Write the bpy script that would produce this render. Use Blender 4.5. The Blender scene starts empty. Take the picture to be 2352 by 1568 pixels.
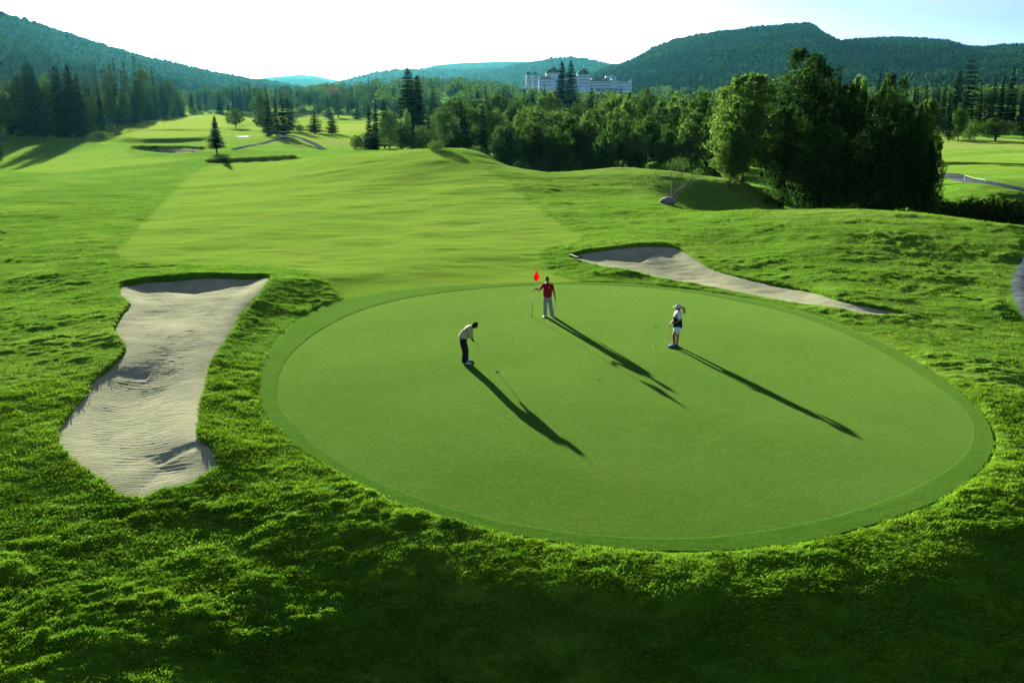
import bpy, math, random
import numpy as np
from mathutils import Vector, Matrix

rng = np.random.default_rng(7)
random.seed(7)
SC = bpy.context.scene
C = SC.collection
R = math.radians

# ------------------------------------------------------------------ camera
EYE = 10.5                      # metres above the putting green
FPX = 2221.0                    # focal length for a 2352 px wide frame
TILT = R(14.73)
cam_d = bpy.data.cameras.new('camera')
cam = bpy.data.objects.new('camera', cam_d)
C.objects.link(cam)
cam.location = (0, 0, EYE)
cam.rotation_euler = (R(90) - TILT, 0, 0)
cam_d.sensor_width = 36.0
cam_d.lens = 36.0 * FPX / 2352.0
cam_d.clip_start = 0.5
cam_d.clip_end = 40000
SC.camera = cam

# ------------------------------------------------------------------ sky, sun, exposure
SUN_EL = R(8.75)
SUN_AZ = R(-19.4)               # from +Y, negative = to the left
world = bpy.data.worlds.new('World')
SC.world = world
world.use_nodes = True
wn = world.node_tree
wn.nodes.clear()
w_out = wn.nodes.new('ShaderNodeOutputWorld')
w_bg = wn.nodes.new('ShaderNodeBackground')
w_sky = wn.nodes.new('ShaderNodeTexSky')
w_sky.sky_type = 'NISHITA'
w_sky.sun_disc = False
w_sky.sun_elevation = SUN_EL
w_sky.sun_rotation = SUN_AZ
w_sky.altitude = 500
w_sky.air_density = 0.2
w_sky.dust_density = 1.0
w_sky.ozone_density = 3.0
# thin streaks of high cloud
w_tc = wn.nodes.new('ShaderNodeTexCoord'); w_mp = wn.nodes.new('ShaderNodeMapping'); w_mp.inputs['Scale'].default_value = (1.0, 1.0, 9.0)
w_mp.inputs['Rotation'].default_value = (0.05, -0.08, 0)
w_ns = wn.nodes.new('ShaderNodeTexNoise'); w_ns.inputs['Scale'].default_value = 3.0; w_ns.inputs['Detail'].default_value = 6
w_rp = wn.nodes.new('ShaderNodeMapRange'); w_rp.inputs['From Min'].default_value = .45; w_rp.inputs['From Max'].default_value = .75; w_rp.inputs['To Max'].default_value = .45
w_mx = wn.nodes.new('ShaderNodeMix'); w_mx.data_type = 'RGBA'; w_mx.inputs[7].default_value = (4.6, 4.8, 4.9, 1)
wn.links.new(w_tc.outputs['Generated'], w_mp.inputs[0]); wn.links.new(w_mp.outputs[0], w_ns.inputs['Vector']); wn.links.new(w_ns.outputs['Fac'], w_rp.inputs['Value'])
wn.links.new(w_rp.outputs[0], w_mx.inputs[0]); wn.links.new(w_sky.outputs[0], w_mx.inputs[6])
wn.links.new(w_mx.outputs[2], w_bg.inputs[0])
w_bg.inputs[1].default_value = 0.05
wn.links.new(w_bg.outputs[0], w_out.inputs[0])

sun_d = bpy.data.lights.new('sun', 'SUN')
sun_d.energy = 5.0
sun_d.angle = R(0.5)
sun_d.color = (1.0, 0.93, 0.78)
sun = bpy.data.objects.new('sun', sun_d)
C.objects.link(sun)
SUNV = Vector((math.sin(SUN_AZ) * math.cos(SUN_EL), math.cos(SUN_AZ) * math.cos(SUN_EL), math.sin(SUN_EL)))
sun.rotation_euler = SUNV.to_track_quat('Z', 'Y').to_euler()
sun.location = (-40, 60, 60)

SC.view_settings.view_transform = 'Standard'
SC.view_settings.look = 'None'
SC.view_settings.gamma = 1.0
SC.view_settings.exposure = 2.28
SC.cycles.max_bounces = 6
SC.cycles.diffuse_bounces = 2
SC.cycles.glossy_bounces = 2
SC.cycles.transmission_bounces = 4
SC.cycles.transparent_max_bounces = 8
SC.cycles.volume_bounces = 0
SC.cycles.sample_clamp_indirect = 4.0

# ------------------------------------------------------------------ projection helpers (picture -> places in the world)
CT, ST = math.cos(TILT), math.sin(TILT)

def raydir(px, py):
    cx = (px - 1176.0) / FPX; cy = (784.0 - py) / FPX
    return (cx, CT + cy * ST, -ST + cy * CT)

def V_(px, py, D):
    "point seen at px,py whose depth along +Y is D"
    d = raydir(px, py); k = D / d[1]
    return (d[0] * k, D, EYE + d[2] * k)

def H_(px, D, z):
    "point in column px, depth D, height z"
    zc = D * CT + (EYE - z) * ST
    return ((px - 1176.0) / FPX * zc, D, z)

def Z_(px, py, z=0.0):
    d = raydir(px, py); k = (z - EYE) / d[2]
    return (d[0] * k, d[1] * k, z)

def project(x, y, z):
    zc = y * CT - (z - EYE) * ST
    yc = y * ST + (z - EYE) * CT
    return 1176 + FPX * x / zc, 784 - FPX * yc / zc

# ------------------------------------------------------------------ numpy noise
def _hash(ix, iy, seed):
    n = (ix.astype(np.int64) * 374761393 + iy.astype(np.int64) * 668265263 + seed * 1442695041) & 0xffffffff
    n = ((n ^ (n >> 13)) * 1274126177) & 0xffffffff
    n = n ^ (n >> 16)
    return (n & 0xffffff) / float(0xffffff)

def vnoise(x, y, seed=0):
    x = np.asarray(x, float); y = np.asarray(y, float)
    ix = np.floor(x); iy = np.floor(y)
    fx = x - ix; fy = y - iy
    fx = fx * fx * fx * (fx * (fx * 6 - 15) + 10); fy = fy * fy * fy * (fy * (fy * 6 - 15) + 10)
    a = _hash(ix, iy, seed); b = _hash(ix + 1, iy, seed)
    c = _hash(ix, iy + 1, seed); d = _hash(ix + 1, iy + 1, seed)
    return (a + (b - a) * fx) * (1 - fy) + (c + (d - c) * fx) * fy     # 0..1

def fbm(x, y, octaves=4, seed=0, gain=0.5):
    s = 0; a = 1.0; t = 0
    for o in range(octaves):
        s = s + a * (vnoise(x, y, seed + o * 17) * 2 - 1); t += a
        x = x * 2.03 + 11.7; y = y * 2.03 - 5.3; a *= gain
    return s / t

def smooth(a, b, v):
    t = np.clip((v - a) / (b - a), 0, 1)
    return t * t * (3 - 2 * t)

# ------------------------------------------------------------------ terrain
PT_COLLAR = [(590,905),(600,840),(640,775),(700,725),(780,690),(900,667),(1050,655),(1200,650),(1330,648),(1450,652),(1560,662),(1700,682),(1830,712),(1960,757),(2080,815),(2180,880),(2250,940),(2285,1000),(2275,1050),(2235,1100),(2150,1155),(2030,1200),(1880,1240),(1720,1262),(1580,1268),(1420,1262),(1250,1243),(1100,1212),(960,1172),(840,1122),(730,1060),(650,1000),(605,950)]
PT_GREEN = [(636,905),(645,850),(682,800),(742,755),(825,715),(930,686),(1050,668),(1200,655),(1330,653),(1450,657),(1560,668),(1700,692),(1830,724),(1950,770),(2060,828),(2150,885),(2210,935),(2233,985),(2225,1030),(2180,1075),(2090,1125),(1970,1170),(1830,1205),(1690,1227),(1550,1236),(1400,1231),(1250,1214),(1100,1184),(960,1143),(850,1098),(740,1035),(672,970),(643,938)]
PT_BL = [(283,655),(330,644),(400,638),(480,633),(560,634),(614,636),(612,650),(590,680),(560,715),(540,745),(515,785),(490,820),(480,850),(470,890),(460,925),(455,960),(452,1000),(480,1022),(495,1045),(497,1072),(460,1100),(420,1118),(370,1125),(330,1142),(300,1148),(270,1135),(240,1110),(190,1075),(150,1040),(134,1010),(140,980),(165,945),(190,915),(220,870),(262,840),(290,800),(265,760),(280,725),(300,700),(278,680)]
PT_BR = [(1312,590),(1340,580),(1400,570),(1470,565),(1528,566),(1570,578),(1600,598),(1640,620),(1700,637),(1780,655),(1860,672),(1930,692),(1990,702),(2075,721),(2030,727),(1980,722),(1900,708),(1800,692),(1700,672),(1600,655),(1540,645),(1480,630),(1420,618),(1370,610),(1330,600)]

def smooth_poly(pts, n=4):
    "Catmull-Rom through the world points"
    P = np.array(pts, float); N = len(P); out = []
    for i in range(N):
        p0, p1, p2, p3 = P[i - 1], P[i], P[(i + 1) % N], P[(i + 2) % N]
        for k in range(n):
            t = k / n
            out.append(0.5 * ((2 * p1) + (-p0 + p2) * t + (2 * p0 - 5 * p1 + 4 * p2 - p3) * t * t + (-p0 + 3 * p1 - 3 * p2 + p3) * t ** 3))
    return np.array(out)

POLY_COLLAR = smooth_poly([Z_(*p)[:2] for p in PT_COLLAR])
POLY_GREEN = smooth_poly([Z_(*p)[:2] for p in PT_GREEN])

CTRL = []
for p in PT_COLLAR[::2]:
    CTRL.append(Z_(*p))
CTRL += [(4, 30, 0), (0, 40, 0),
    # steep bank falling away below the front of the green
    (3, 17.6, -0.75), (3, 14, -2.0), (3, 8, -3.6), (9, 18.0, -0.7), (10, 14, -2.3), (14, 21, -0.75), (15, 16, -2.4), (19, 27, -0.55), (22, 21, -2.3),
    (26, 33, -0.6), (30, 26, -2.4), (-2.5, 20.3, -0.35), (-2, 17, -1.05), (-2, 13, -2.2), (-6, 19.5, -0.30), (-6.5, 16, -0.46), (-6.5, 12, -0.72), (-10, 16, -0.30), (-10, 12, -0.45), (-6, 8, -1.2), (-12, 7, -.65), (-14, 18, -0.2),
    (-15, 12, -0.4), (-22, 20, -0.2), (2, 3, -4), (15, 4, -5), (-15, 4, -0.8), (30, 10, -5), (-30, 12, -1),
    # bank between the left bunker and the green
    Z_(525, 900, .55), Z_(560, 780, .65), Z_(620, 700, .5), Z_(700, 660, .35), Z_(530, 1010, .45), Z_(570, 1080, .0),
    Z_(200, 850, .15), Z_(100, 1000, .05), Z_(230, 700, .15), Z_(150, 1100, -.05), Z_(300, 1170, -.15), Z_(330, 900, .1), Z_(450, 628, .35), Z_(300, 636, .2), Z_(0, 800, .0), Z_(0, 1100, -.1),
    Z_(0, 600, -.5), Z_(200, 560, -.3), Z_(450, 590, .0), Z_(1250, 560, 0), Z_(900, 600, .05), Z_(1400, 645, .3), Z_(1600, 667, .25), Z_(1450, 555, .45), Z_(1700, 560, .4), Z_(1900, 670, .35), Z_(1850, 715, .2),
    Z_(2200, 600, .35), Z_(2100, 760, .0), Z_(2350, 850, -.3), Z_(2330, 640, .1), Z_(2330, 1040, -.5), Z_(2000, 600, .42),
    H_(200, 100, -1), H_(0, 87, -.7), H_(200, 150, -2.0), H_(200, 200, -3.0), H_(120, 250, -3.7), V_(0, 400, 140), H_(100, 340, -4.4), H_(-200, 150, -3), H_(-200, 60, -1),
    H_(500, 90, -.5), H_(500, 130, -1.3), H_(700, 60, 0), H_(700, 90, -.2), H_(740, 120, 0.0), H_(700, 150, -.2),
    V_(780, 348, 150), V_(900, 346, 150), V_(980, 346, 150), V_(1060, 350, 146), V_(1120, 358, 138), V_(1200, 392, 118), H_(980, 110, .4), H_(1120, 100, .4),
    H_(1200, 140, -2.5), H_(1200, 165, -5), H_(1100, 185, -4.2), H_(980, 190, -2.5), H_(780, 195, -2.2), H_(980, 240, -4.5),
    V_(400, 343, 210), V_(500, 352, 185), V_(580, 367, 163), V_(300, 310, 300), V_(450, 268, 600), V_(750, 330, 240), V_(750, 300, 350), V_(820, 280, 480), V_(850, 262, 700), V_(600, 300, 340),
    V_(1420, 386, 120), V_(1550, 395, 118), V_(1700, 417, 112), H_(1420, 140, -2), H_(1420, 165, -5.5), H_(1560, 150, -5.5), H_(1700, 130, -4), H_(1700, 160, -5.5), H_(1400, 220, -6),
    V_(1300, 440, 100), V_(1250, 472, 87), V_(1400, 450, 97), V_(1540, 466, 92), V_(1650, 440, 106), H_(1650, 96, -1.9), H_(1600, 95, -1.3), H_(1720, 93, -2.0), V_(1500, 487, 83), V_(1700, 483, 83), V_(1900, 484, 81), H_(1750, 95, -1.6), H_(1850, 95, -2.4), H_(1850, 108, -4.5), V_(2100, 492, 77), V_(2350, 522, 69),
    H_(2100, 92, -2.8), H_(2350, 82, -2.2), H_(2300, 100, -4.6), H_(2100, 108, -4.8), V_(2250, 430, 125), V_(2250, 410, 140), V_(2250, 350, 200), V_(2250, 325, 260), H_(2250, 320, -3.6), H_(1900, 150, -5.3), H_(1900, 210, -5), H_(2600, 120, -3), H_(2600, 60, -.5),
    H_(200, 1000, -10), H_(1200, 1000, -9), H_(1300, 600, -7), H_(1300, 350, -6.5), H_(770, 1250, -2), H_(1100, 1050, 4), H_(1130, 850, -2),  H_(2200, 1000, -4), H_(2200, 500, -4), H_(1325, 1400, 0), H_(1325, 1250, -5), H_(1325, 1050, -9), H_(500, 2000, -12), H_(1400, 3000, -10), H_(2300, 3000, -8),
    H_(0, 12000, -14), H_(1200, 12000, -14), H_(2300, 12000, -14), H_(0, 700, -5), H_(3000, 300, -4), H_(-900, 400, -5)]
CTRL = np.array(CTRL, float)

def _uv(x, y):
    return np.arctan2(x, y) * 2.2, np.log(np.hypot(x, y) + 1e-6)

_cu, _cv = _uv(CTRL[:, 0], CTRL[:, 1])
def _tpsk(r2):
    return np.where(r2 > 1e-12, 0.5 * r2 * np.log(r2 + 1e-12), 0.0)
_n = len(CTRL)
_A = np.zeros((_n + 3, _n + 3))
_A[:_n, :_n] = _tpsk((_cu[:, None] - _cu[None]) ** 2 + (_cv[:, None] - _cv[None]) ** 2) + np.eye(_n) * 2e-5
_A[:_n, _n] = 1; _A[:_n, _n + 1] = _cu; _A[:_n, _n + 2] = _cv
_A[_n:, :_n] = _A[:_n, _n:].T
_W = np.linalg.solve(_A, np.concatenate([CTRL[:, 2], np.zeros(3)]))

def tps(x, y):
    sh = np.shape(x); x = np.ravel(x).astype(float); y = np.ravel(y).astype(float)
    out = np.empty(len(x))
    for s in range(0, len(x), 40000):
        u, v = _uv(x[s:s + 40000], y[s:s + 40000])
        k = _tpsk((u[:, None] - _cu[None]) ** 2 + (v[:, None] - _cv[None]) ** 2)
        z = k @ _W[:_n] + _W[_n] + _W[_n + 1] * u + _W[_n + 2] * v
        az = np.abs(np.degrees(u / 2.2))
        w = smooth(38, 75, az)
        out[s:s + 40000] = z * (1 - w) + (-3.5) * w
    return np.clip(out.reshape(sh), -16, 6)

def poly_sdf(x, y, P, pad=6.0):
    "signed distance, positive inside; far points get -pad"
    sh = np.shape(x); x = np.ravel(x).astype(float); y = np.ravel(y).astype(float)
    out = np.full(len(x), -pad)
    m = (x > P[:, 0].min() - pad) & (x < P[:, 0].max() + pad) & (y > P[:, 1].min() - pad) & (y < P[:, 1].max() + pad)
    idx = np.nonzero(m)[0]
    A = P; B = np.roll(P, -1, axis=0); E = B - A; L2 = (E ** 2).sum(1) + 1e-12
    for s in range(0, len(idx), 20000):
        ii = idx[s:s + 20000]; X = x[ii][:, None]; Y = y[ii][:, None]
        dx = X - A[None, :, 0]; dy = Y - A[None, :, 1]
        t = np.clip((dx * E[:, 0] + dy * E[:, 1]) / L2, 0, 1)
        d = np.sqrt(((dx - t * E[:, 0]) ** 2 + (dy - t * E[:, 1]) ** 2).min(1))
        c = ((A[None, :, 1] > Y) != (B[None, :, 1] > Y))
        xi = A[None, :, 0] + (Y - A[None, :, 1]) * E[None, :, 0] / np.where(np.abs(E[:, 1]) < 1e-9, 1e-9, E[:, 1])[None]
        ins = ((c & (X < xi)).sum(1) % 2) == 1
        out[ii] = np.where(ins, d, -d)
    return np.maximum(out, -pad).reshape(sh)

def und(x, y, seed=3):
    "gentle rolling of the turf"
    r = np.hypot(x, y)
    a = 0.20 * fbm(x / 17.0, y / 15.0, 3, seed) + 0.09 * fbm(x / 5.0, y / 3.6, 3, seed + 5) + 0.022 * fbm(x / 1.7, y / 0.9, 2, seed + 7)
    big = 0.7 * fbm(x / 60.0, y / 50.0, 3, seed + 9) * smooth(90, 260, r)
    return a * smooth(24, 60, r) + big * (1 - 0.5 * smooth(700, 2000, r))

RAISED = []
def base_h(x, y):
    "terrain without bunkers and without tufts"
    z = tps(x, y) + und(x, y)
    for P_, hh in RAISED: z = z + hh * smooth(-3.0, 1.5, poly_sdf(x, y, P_, 6.0))
    d = poly_sdf(x, y, POLY_COLLAR, 6.0)
    w = smooth(-4.5, 0.0, d)
    return z * (1 - w)

def ground_at(px, py, far=3000.0):
    "first hit of the view ray with the terrain"
    d = raydir(px, py)
    t = 12.0 * 1.006 ** np.arange(0, 900)
    X = d[0] * t / d[1]; Y = t; Zr = EYE + d[2] * t / d[1]
    g = base_h(X, Y)
    hit = np.nonzero(g >= Zr)[0]
    i = hit[0] if len(hit) else int(np.argmin(np.where(t < far, Zr - g, 1e9)))
    return (float(X[i]), float(Y[i]), float(g[i]))

def gz(x, y):
    return float(base_h(np.array([x], float), np.array([y], float))[0])

def unproj_poly(pts, n=4):
    return smooth_poly([ground_at(*p)[:2] for p in pts], n)

POLY_BL = unproj_poly(PT_BL)
POLY_BR = unproj_poly(PT_BR)
POLY_B3 = unproj_poly([(306,343),(330,340),(370,338),(420,339),(462,342),(462,347),(430,351),(385,352),(340,348)], 3)
POLY_B4 = unproj_poly([(478,374),(540,370),(600,366),(678,363),(682,366),(620,371),(560,374),(500,376)], 3)
BUNKERS = [  # polygon, floor depth, slope width, lip on the sun side, lip elsewhere
    (POLY_BL, 0.42, 2.4, 0.20, 0.05), (POLY_BR, 0.30, 2.0, 0.12, 0.04),
    (POLY_B3, 1.1, 4.0, 0.55, 0.15), (POLY_B4, 0.9, 3.0, 0.50, 0.2)]
FAIRWAYS = [unproj_poly(p, 3) for p in (
    [(272,572),(300,548),(360,480),(420,420),(470,385),(560,376),(700,366),(840,352),(985,345),(1060,358),(1120,395),(1160,420),(1230,480),(1290,520),(1335,545),(1250,572),(1232,592),(1260,625),(1330,652),(1200,662),(1050,662),(900,672),(800,690),(765,655),(700,622),(600,612),(420,610),(300,602)],
    [(20,392),(110,365),(250,338),(290,350),(300,360),(400,362),(420,366),(330,378),(200,392),(100,398)],
    [(275,318),(330,308),(480,312),(480,322),(380,328),(290,326)],
    [(270,300),(330,285),(455,268),(560,270),(570,285),(480,300),(380,305)],
    [(680,300),(740,288),(840,284),(845,298),(760,308)],
    [(690,272),(760,262),(850,262),(850,272),(760,276)],
    [(2150,372),(2352,352),(2352,392),(2150,398)],
)]

RAISED += [(FAIRWAYS[2], 1.0), (FAIRWAYS[3], 0.9), (FAIRWAYS[5], .8)]

def bunker_depth(x, y, P, depth, width, lip_sun, lip, want_s=False):
    "signed distance and lip height (direction aware) for one bunker"
    d = poly_sdf(x, y, P, 5.0)
    e = 0.25
    gx = poly_sdf(x + e, y, P, 5.0) - d; gy = poly_sdf(x, y + e, P, 5.0) - d
    nx, ny = -gx / e, -gy / e                     # outward
    s = np.clip(nx * SUNV.x + ny * SUNV.y, 0, 1)
    L = lip + (lip_sun - lip) * smooth(0.25, 0.9, s)
    return (d, L, s) if want_s else (d, L)

def ground_full(x, y):
    z = base_h(x, y)
    d = poly_sdf(x, y, POLY_COLLAR, 6.0)
    # bunkers
    dm = np.full(np.shape(x), 6.0)
    for P, depth, width, ls, lp in BUNKERS:
        b, L = bunker_depth(x, y, P, depth, width, ls, lp)
        z = z + 0.55 * L * np.exp(-(np.minimum(b, 0) / 0.9) ** 2) * (b < 0) * (b > -4.9)
        z = np.where(b > 0.0, z - (L + 0.25 + (depth + .15) * smooth(0.0, width * .45, b)), z)
        dm = np.minimum(dm, np.abs(b))
    return z, d, dm

def mown(x, y):
    "signed distance to the nearest mown fairway"
    s = np.full(np.shape(x), -6.0)
    for P in FAIRWAYS:
        s = np.maximum(s, poly_sdf(x, y, P, 6.0))
    return s

PATH_R = [Z_(2540, 535)[:2], Z_(2425, 580)[:2], Z_(2374, 640)[:2], Z_(2394, 705)[:2], Z_(2455, 770)[:2], Z_(2560, 850)[:2]]
def path_dist(x, y):
    P = np.array(PATH_R); d = np.full(np.shape(x), 99.0)
    for a, b in zip(P[:-1], P[1:]):
        e = b - a; t_ = np.clip(((x - a[0]) * e[0] + (y - a[1]) * e[1]) / (e @ e), 0, 1)
        d = np.minimum(d, np.hypot(x - a[0] - t_ * e[0], y - a[1] - t_ * e[1]))
    return d

def tufts(x, y, r):
    "height of rough grass tussocks"
    ca, sa = math.cos(0.35), math.sin(0.35)
    u = (x * ca + y * sa); v = (-x * sa + y * ca)
    wx = fbm(x * 1.1, y * 1.1, 2, 51) * 0.25; wy = fbm(x * 1.1 + 9, y * 1.1, 2, 57) * 0.25
    a = vnoise((u + wx) / 0.36, (v + wy) / 0.21, 21)
    b = vnoise((u + wx) / 0.19, (v + wy) / 0.12, 22)
    e = vnoise((u + wx * 2) / 1.05, (v + wy * 2) / 0.55, 27)
    c = fbm(x / 0.10, y / 0.08, 2, 25) * 0.5 + 0.5
    m = fbm(x / 3.1, y / 2.3, 3, 31) * 0.5 + 0.5
    amp = (0.45 + 0.9 * smooth(0.35, 0.75, m)) * (1 + .55 * (1 - smooth(19, 30, r)))
    t = (a ** 1.5 * 0.44 + b * 0.24 + c * 0.10 + e * 0.36) * smooth(1.3, 2.2, path_dist(x, y))
    return t * 0.150 * amp * (1 - 0.12 * smooth(30, 60, r)) * (1 - smooth(110, 190, r))

# ------------------------------------------------------------------ object helpers
def tag(o, label=None, cat=None, group=None, kind=None):
    if label: o['label'] = label
    if cat: o['category'] = cat
    if group: o['group'] = group
    if kind: o['kind'] = kind
    return o

def mesh_np(name, verts, faces, mat=None, parent=None, smooth_=False, attrs=None, mats=None, midx=None):
    me = bpy.data.meshes.new(name)
    verts = np.asarray(verts, np.float32); faces = np.asarray(faces, np.int32)
    k = faces.shape[1]
    me.vertices.add(len(verts)); me.vertices.foreach_set('co', verts.ravel())
    me.loops.add(faces.size); me.loops.foreach_set('vertex_index', faces.ravel())
    me.polygons.add(len(faces))
    me.polygons.foreach_set('loop_start', np.arange(0, faces.size, k, dtype=np.int32))
    if smooth_: me.polygons.foreach_set('use_smooth', np.ones(len(faces), bool))
    if mats:
        for m in mats: me.materials.append(m)
        me.polygons.foreach_set('material_index', np.asarray(midx, np.int32))
    elif mat: me.materials.append(mat)
    if attrs:
        for an, av in attrs.items():
            at = me.attributes.new(an, 'FLOAT', 'POINT'); at.data.foreach_set('value', np.asarray(av, np.float32))
    me.update(calc_edges=True); me.validate(verbose=False)
    o = bpy.data.objects.new(name, me); C.objects.link(o)
    if parent: o.parent = parent
    return o

def empty(name, loc, rz=0.0):
    o = bpy.data.objects.new(name, None); C.objects.link(o)
    o.location = loc; o.rotation_euler = (0, 0, rz); o.empty_display_size = 0.5
    return o

class MB:
    "collects polygons"
    def __init__(self): self.v = []; self.f = []; self.m = []; self.mi = 0
    def add(self, vs, fs):
        b = len(self.v); self.v += [tuple(p) for p in vs]; self.f += [tuple(b + i for i in f) for f in fs]; self.m += [self.mi] * len(fs)
    def box(self, x0, x1, y0, y1, z0, z1):
        self.add([(x0,y0,z0),(x1,y0,z0),(x1,y1,z0),(x0,y1,z0),(x0,y0,z1),(x1,y0,z1),(x1,y1,z1),(x0,y1,z1)],
                 [(0,3,2,1),(4,5,6,7),(0,1,5,4),(1,2,6,5),(2,3,7,6),(3,0,4,7)])
    def tube(self, pts, rad, n=8, cap=True):
        pts = [Vector(p) for p in pts]
        if not hasattr(rad, '__len__'): rad = [rad] * len(pts)
        vs = []; fs = []
        for i, p in enumerate(pts):
            a = pts[max(i - 1, 0)]; b = pts[min(i + 1, len(pts) - 1)]
            t = (b - a).normalized(); s = t.cross(Vector((0.13, 0.31, 0.94)))
            if s.length < 1e-3: s = t.cross(Vector((1, 0, 0)))
            s.normalize(); u = s.cross(t)
            for k in range(n):
                an = 2 * math.pi * k / n
                vs.append(p + (s * math.cos(an) + u * math.sin(an)) * rad[i])
        for i in range(len(pts) - 1):
            for k in range(n):
                fs.append((i * n + k, i * n + (k + 1) % n, (i + 1) * n + (k + 1) % n, (i + 1) * n + k))
        if cap:
            fs.append(tuple(range(n))[::-1]); fs.append(tuple((len(pts) - 1) * n + k for k in range(n)))
        self.add(vs, fs)
    def lathe(self, prof, n=16, c=(0, 0, 0), rot=0.0, sy=1.0):
        vs = []; fs = []
        for r, z in prof:
            for k in range(n):
                a = 2 * math.pi * k / n + rot
                vs.append((c[0] + r * math.cos(a), c[1] + r * math.sin(a) * sy, c[2] + z))
        for i in range(len(prof) - 1):
            for k in range(n):
                fs.append((i * n + k, i * n + (k + 1) % n, (i + 1) * n + (k + 1) % n, (i + 1) * n + k))
        fs.append(tuple(range(n))[::-1]); fs.append(tuple((len(prof) - 1) * n + k for k in range(n)))
        self.add(vs, fs)
    def build(self, name, mat, parent=None, smooth_=False, mats=None):
        me = bpy.data.meshes.new(name); me.from_pydata(self.v, [], self.f)
        if mats:
            for m in mats: me.materials.append(m)
            me.polygons.foreach_set('material_index', np.array(self.m, np.int32))
        else: me.materials.append(mat)
        if smooth_: me.polygons.foreach_set('use_smooth', np.ones(len(self.f), bool))
        me.update()
        o = bpy.data.objects.new(name, me); C.objects.link(o)
        if parent: o.parent = parent
        return o

# ------------------------------------------------------------------ materials
class NT:
    def __init__(self, name):
        self.m = bpy.data.materials.new(name); self.m.use_nodes = True
        self.t = self.m.node_tree; self.t.nodes.clear()
        self.out = self.t.nodes.new('ShaderNodeOutputMaterial')
    def n(self, typ, **kw):
        nd = self.t.nodes.new('ShaderNode' + typ)
        for k, v in kw.items():
            if k.startswith('i_'): nd.inputs[k[2:]].default_value = v
            else: setattr(nd, k, v)
        return nd
    def l(self, a, b): self.t.links.new(a, b)
    def noise(self, scale, detail=3, vec=None, rough=0.55, dist=0.0):
        nd = self.n('TexNoise'); nd.inputs['Scale'].default_value = scale; nd.inputs['Detail'].default_value = detail
        nd.inputs['Roughness'].default_value = rough; nd.inputs['Distortion'].default_value = dist
        if vec is not None: self.l(vec, nd.inputs['Vector'])
        return nd.outputs['Fac']
    def pos(self, scale=(1, 1, 1), rz=0.0):
        g = self.n('NewGeometry'); mp = self.n('Mapping'); mp.inputs['Scale'].default_value = scale
        mp.inputs['Rotation'].default_value = (0, 0, rz)
        self.l(g.outputs['Position'], mp.inputs['Vector']); return mp.outputs[0]
    def ramp(self, fac, *stops):
        r = self.n('ValToRGB'); e = r.color_ramp.elements
        while len(e) < len(stops): e.new(0.5)
        for el, (p, c) in zip(e, stops): el.position = p; el.color = (*c, 1) if len(c) == 3 else c
        self.l(fac, r.inputs[0]); return r.outputs[0]
    def mix(self, fac, a, b, mode='MIX'):
        m = self.n('Mix'); m.data_type = 'RGBA'; m.blend_type = mode
        for sock, v in ((m.inputs[0], fac), (m.inputs[6], a), (m.inputs[7], b)):
            if isinstance(v, (int, float)): sock.default_value = v
            elif isinstance(v, tuple): sock.default_value = (*v, 1) if len(v) == 3 else v
            else: self.l(v, sock)
        return m.outputs[2]
    def math(self, op, a, b=0.0, c=None):
        m = self.n('Math'); m.operation = op
        for i, v in enumerate((a, b) if c is None else (a, b, c)):
            if isinstance(v, (int, float)): m.inputs[i].default_value = v
            else: self.l(v, m.inputs[i])
        return m.outputs[0]
    def step(self, v, a, b):
        m = self.n('MapRange'); m.clamp = True; m.interpolation_type = 'SMOOTHSTEP'
        m.inputs['From Min'].default_value = a; m.inputs['From Max'].default_value = b
        self.l(v, m.inputs['Value']); return m.outputs[0]
    def attr(self, name):
        a = self.n('Attribute'); a.attribute_name = name; return a.outputs['Fac']
    def bump(self, h, strength, dist):
        b = self.n('Bump'); b.inputs['Strength'].default_value = strength; b.inputs['Distance'].default_value = dist
        self.l(h, b.inputs['Height']); return b.outputs[0]
    def surf(self, color, rough=0.8, normal=None, transl=0.0, spec=0.3, sheen=0.0, sht=(.44, .80, .15)):
        p = self.n('BsdfPrincipled'); p.inputs['Roughness'].default_value = rough; p.inputs['Specular IOR Level'].default_value = spec
        if sheen:
            p.inputs['Sheen Weight'].default_value = sheen; p.inputs['Sheen Roughness'].default_value = 0.45; p.inputs['Sheen Tint'].default_value = (*sht, 1)
        if isinstance(color, tuple): p.inputs['Base Color'].default_value = (*color, 1)
        else: self.l(color, p.inputs['Base Color'])
        if normal is not None: self.l(normal, p.inputs['Normal'])
        sh = p.outputs[0]
        if transl > 0:
            t = self.n('BsdfTranslucent')
            if isinstance(color, tuple): t.inputs[0].default_value = (*color, 1)
            else: self.l(color, t.inputs[0])
            mx = self.n('MixShader'); mx.inputs[0].default_value = transl
            self.l(p.outputs[0], mx.inputs[1]); self.l(t.outputs[0], mx.inputs[2]); sh = mx.outputs[0]
        self.l(sh, self.out.inputs[0]); self.p = p
        return self.m

def plain(name, col, rough=0.7, metal=0.0, spec=0.3, var=0.15, vs=8.0):
    t = NT(name); f = t.noise(vs, 3, t.pos())
    c = t.mix(f, tuple(min(1, k * (1 + var)) for k in col), tuple(k * (1 - var) for k in col))
    m = t.surf(c, rough, spec=spec); t.p.inputs['Metallic'].default_value = metal
    return m

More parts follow.
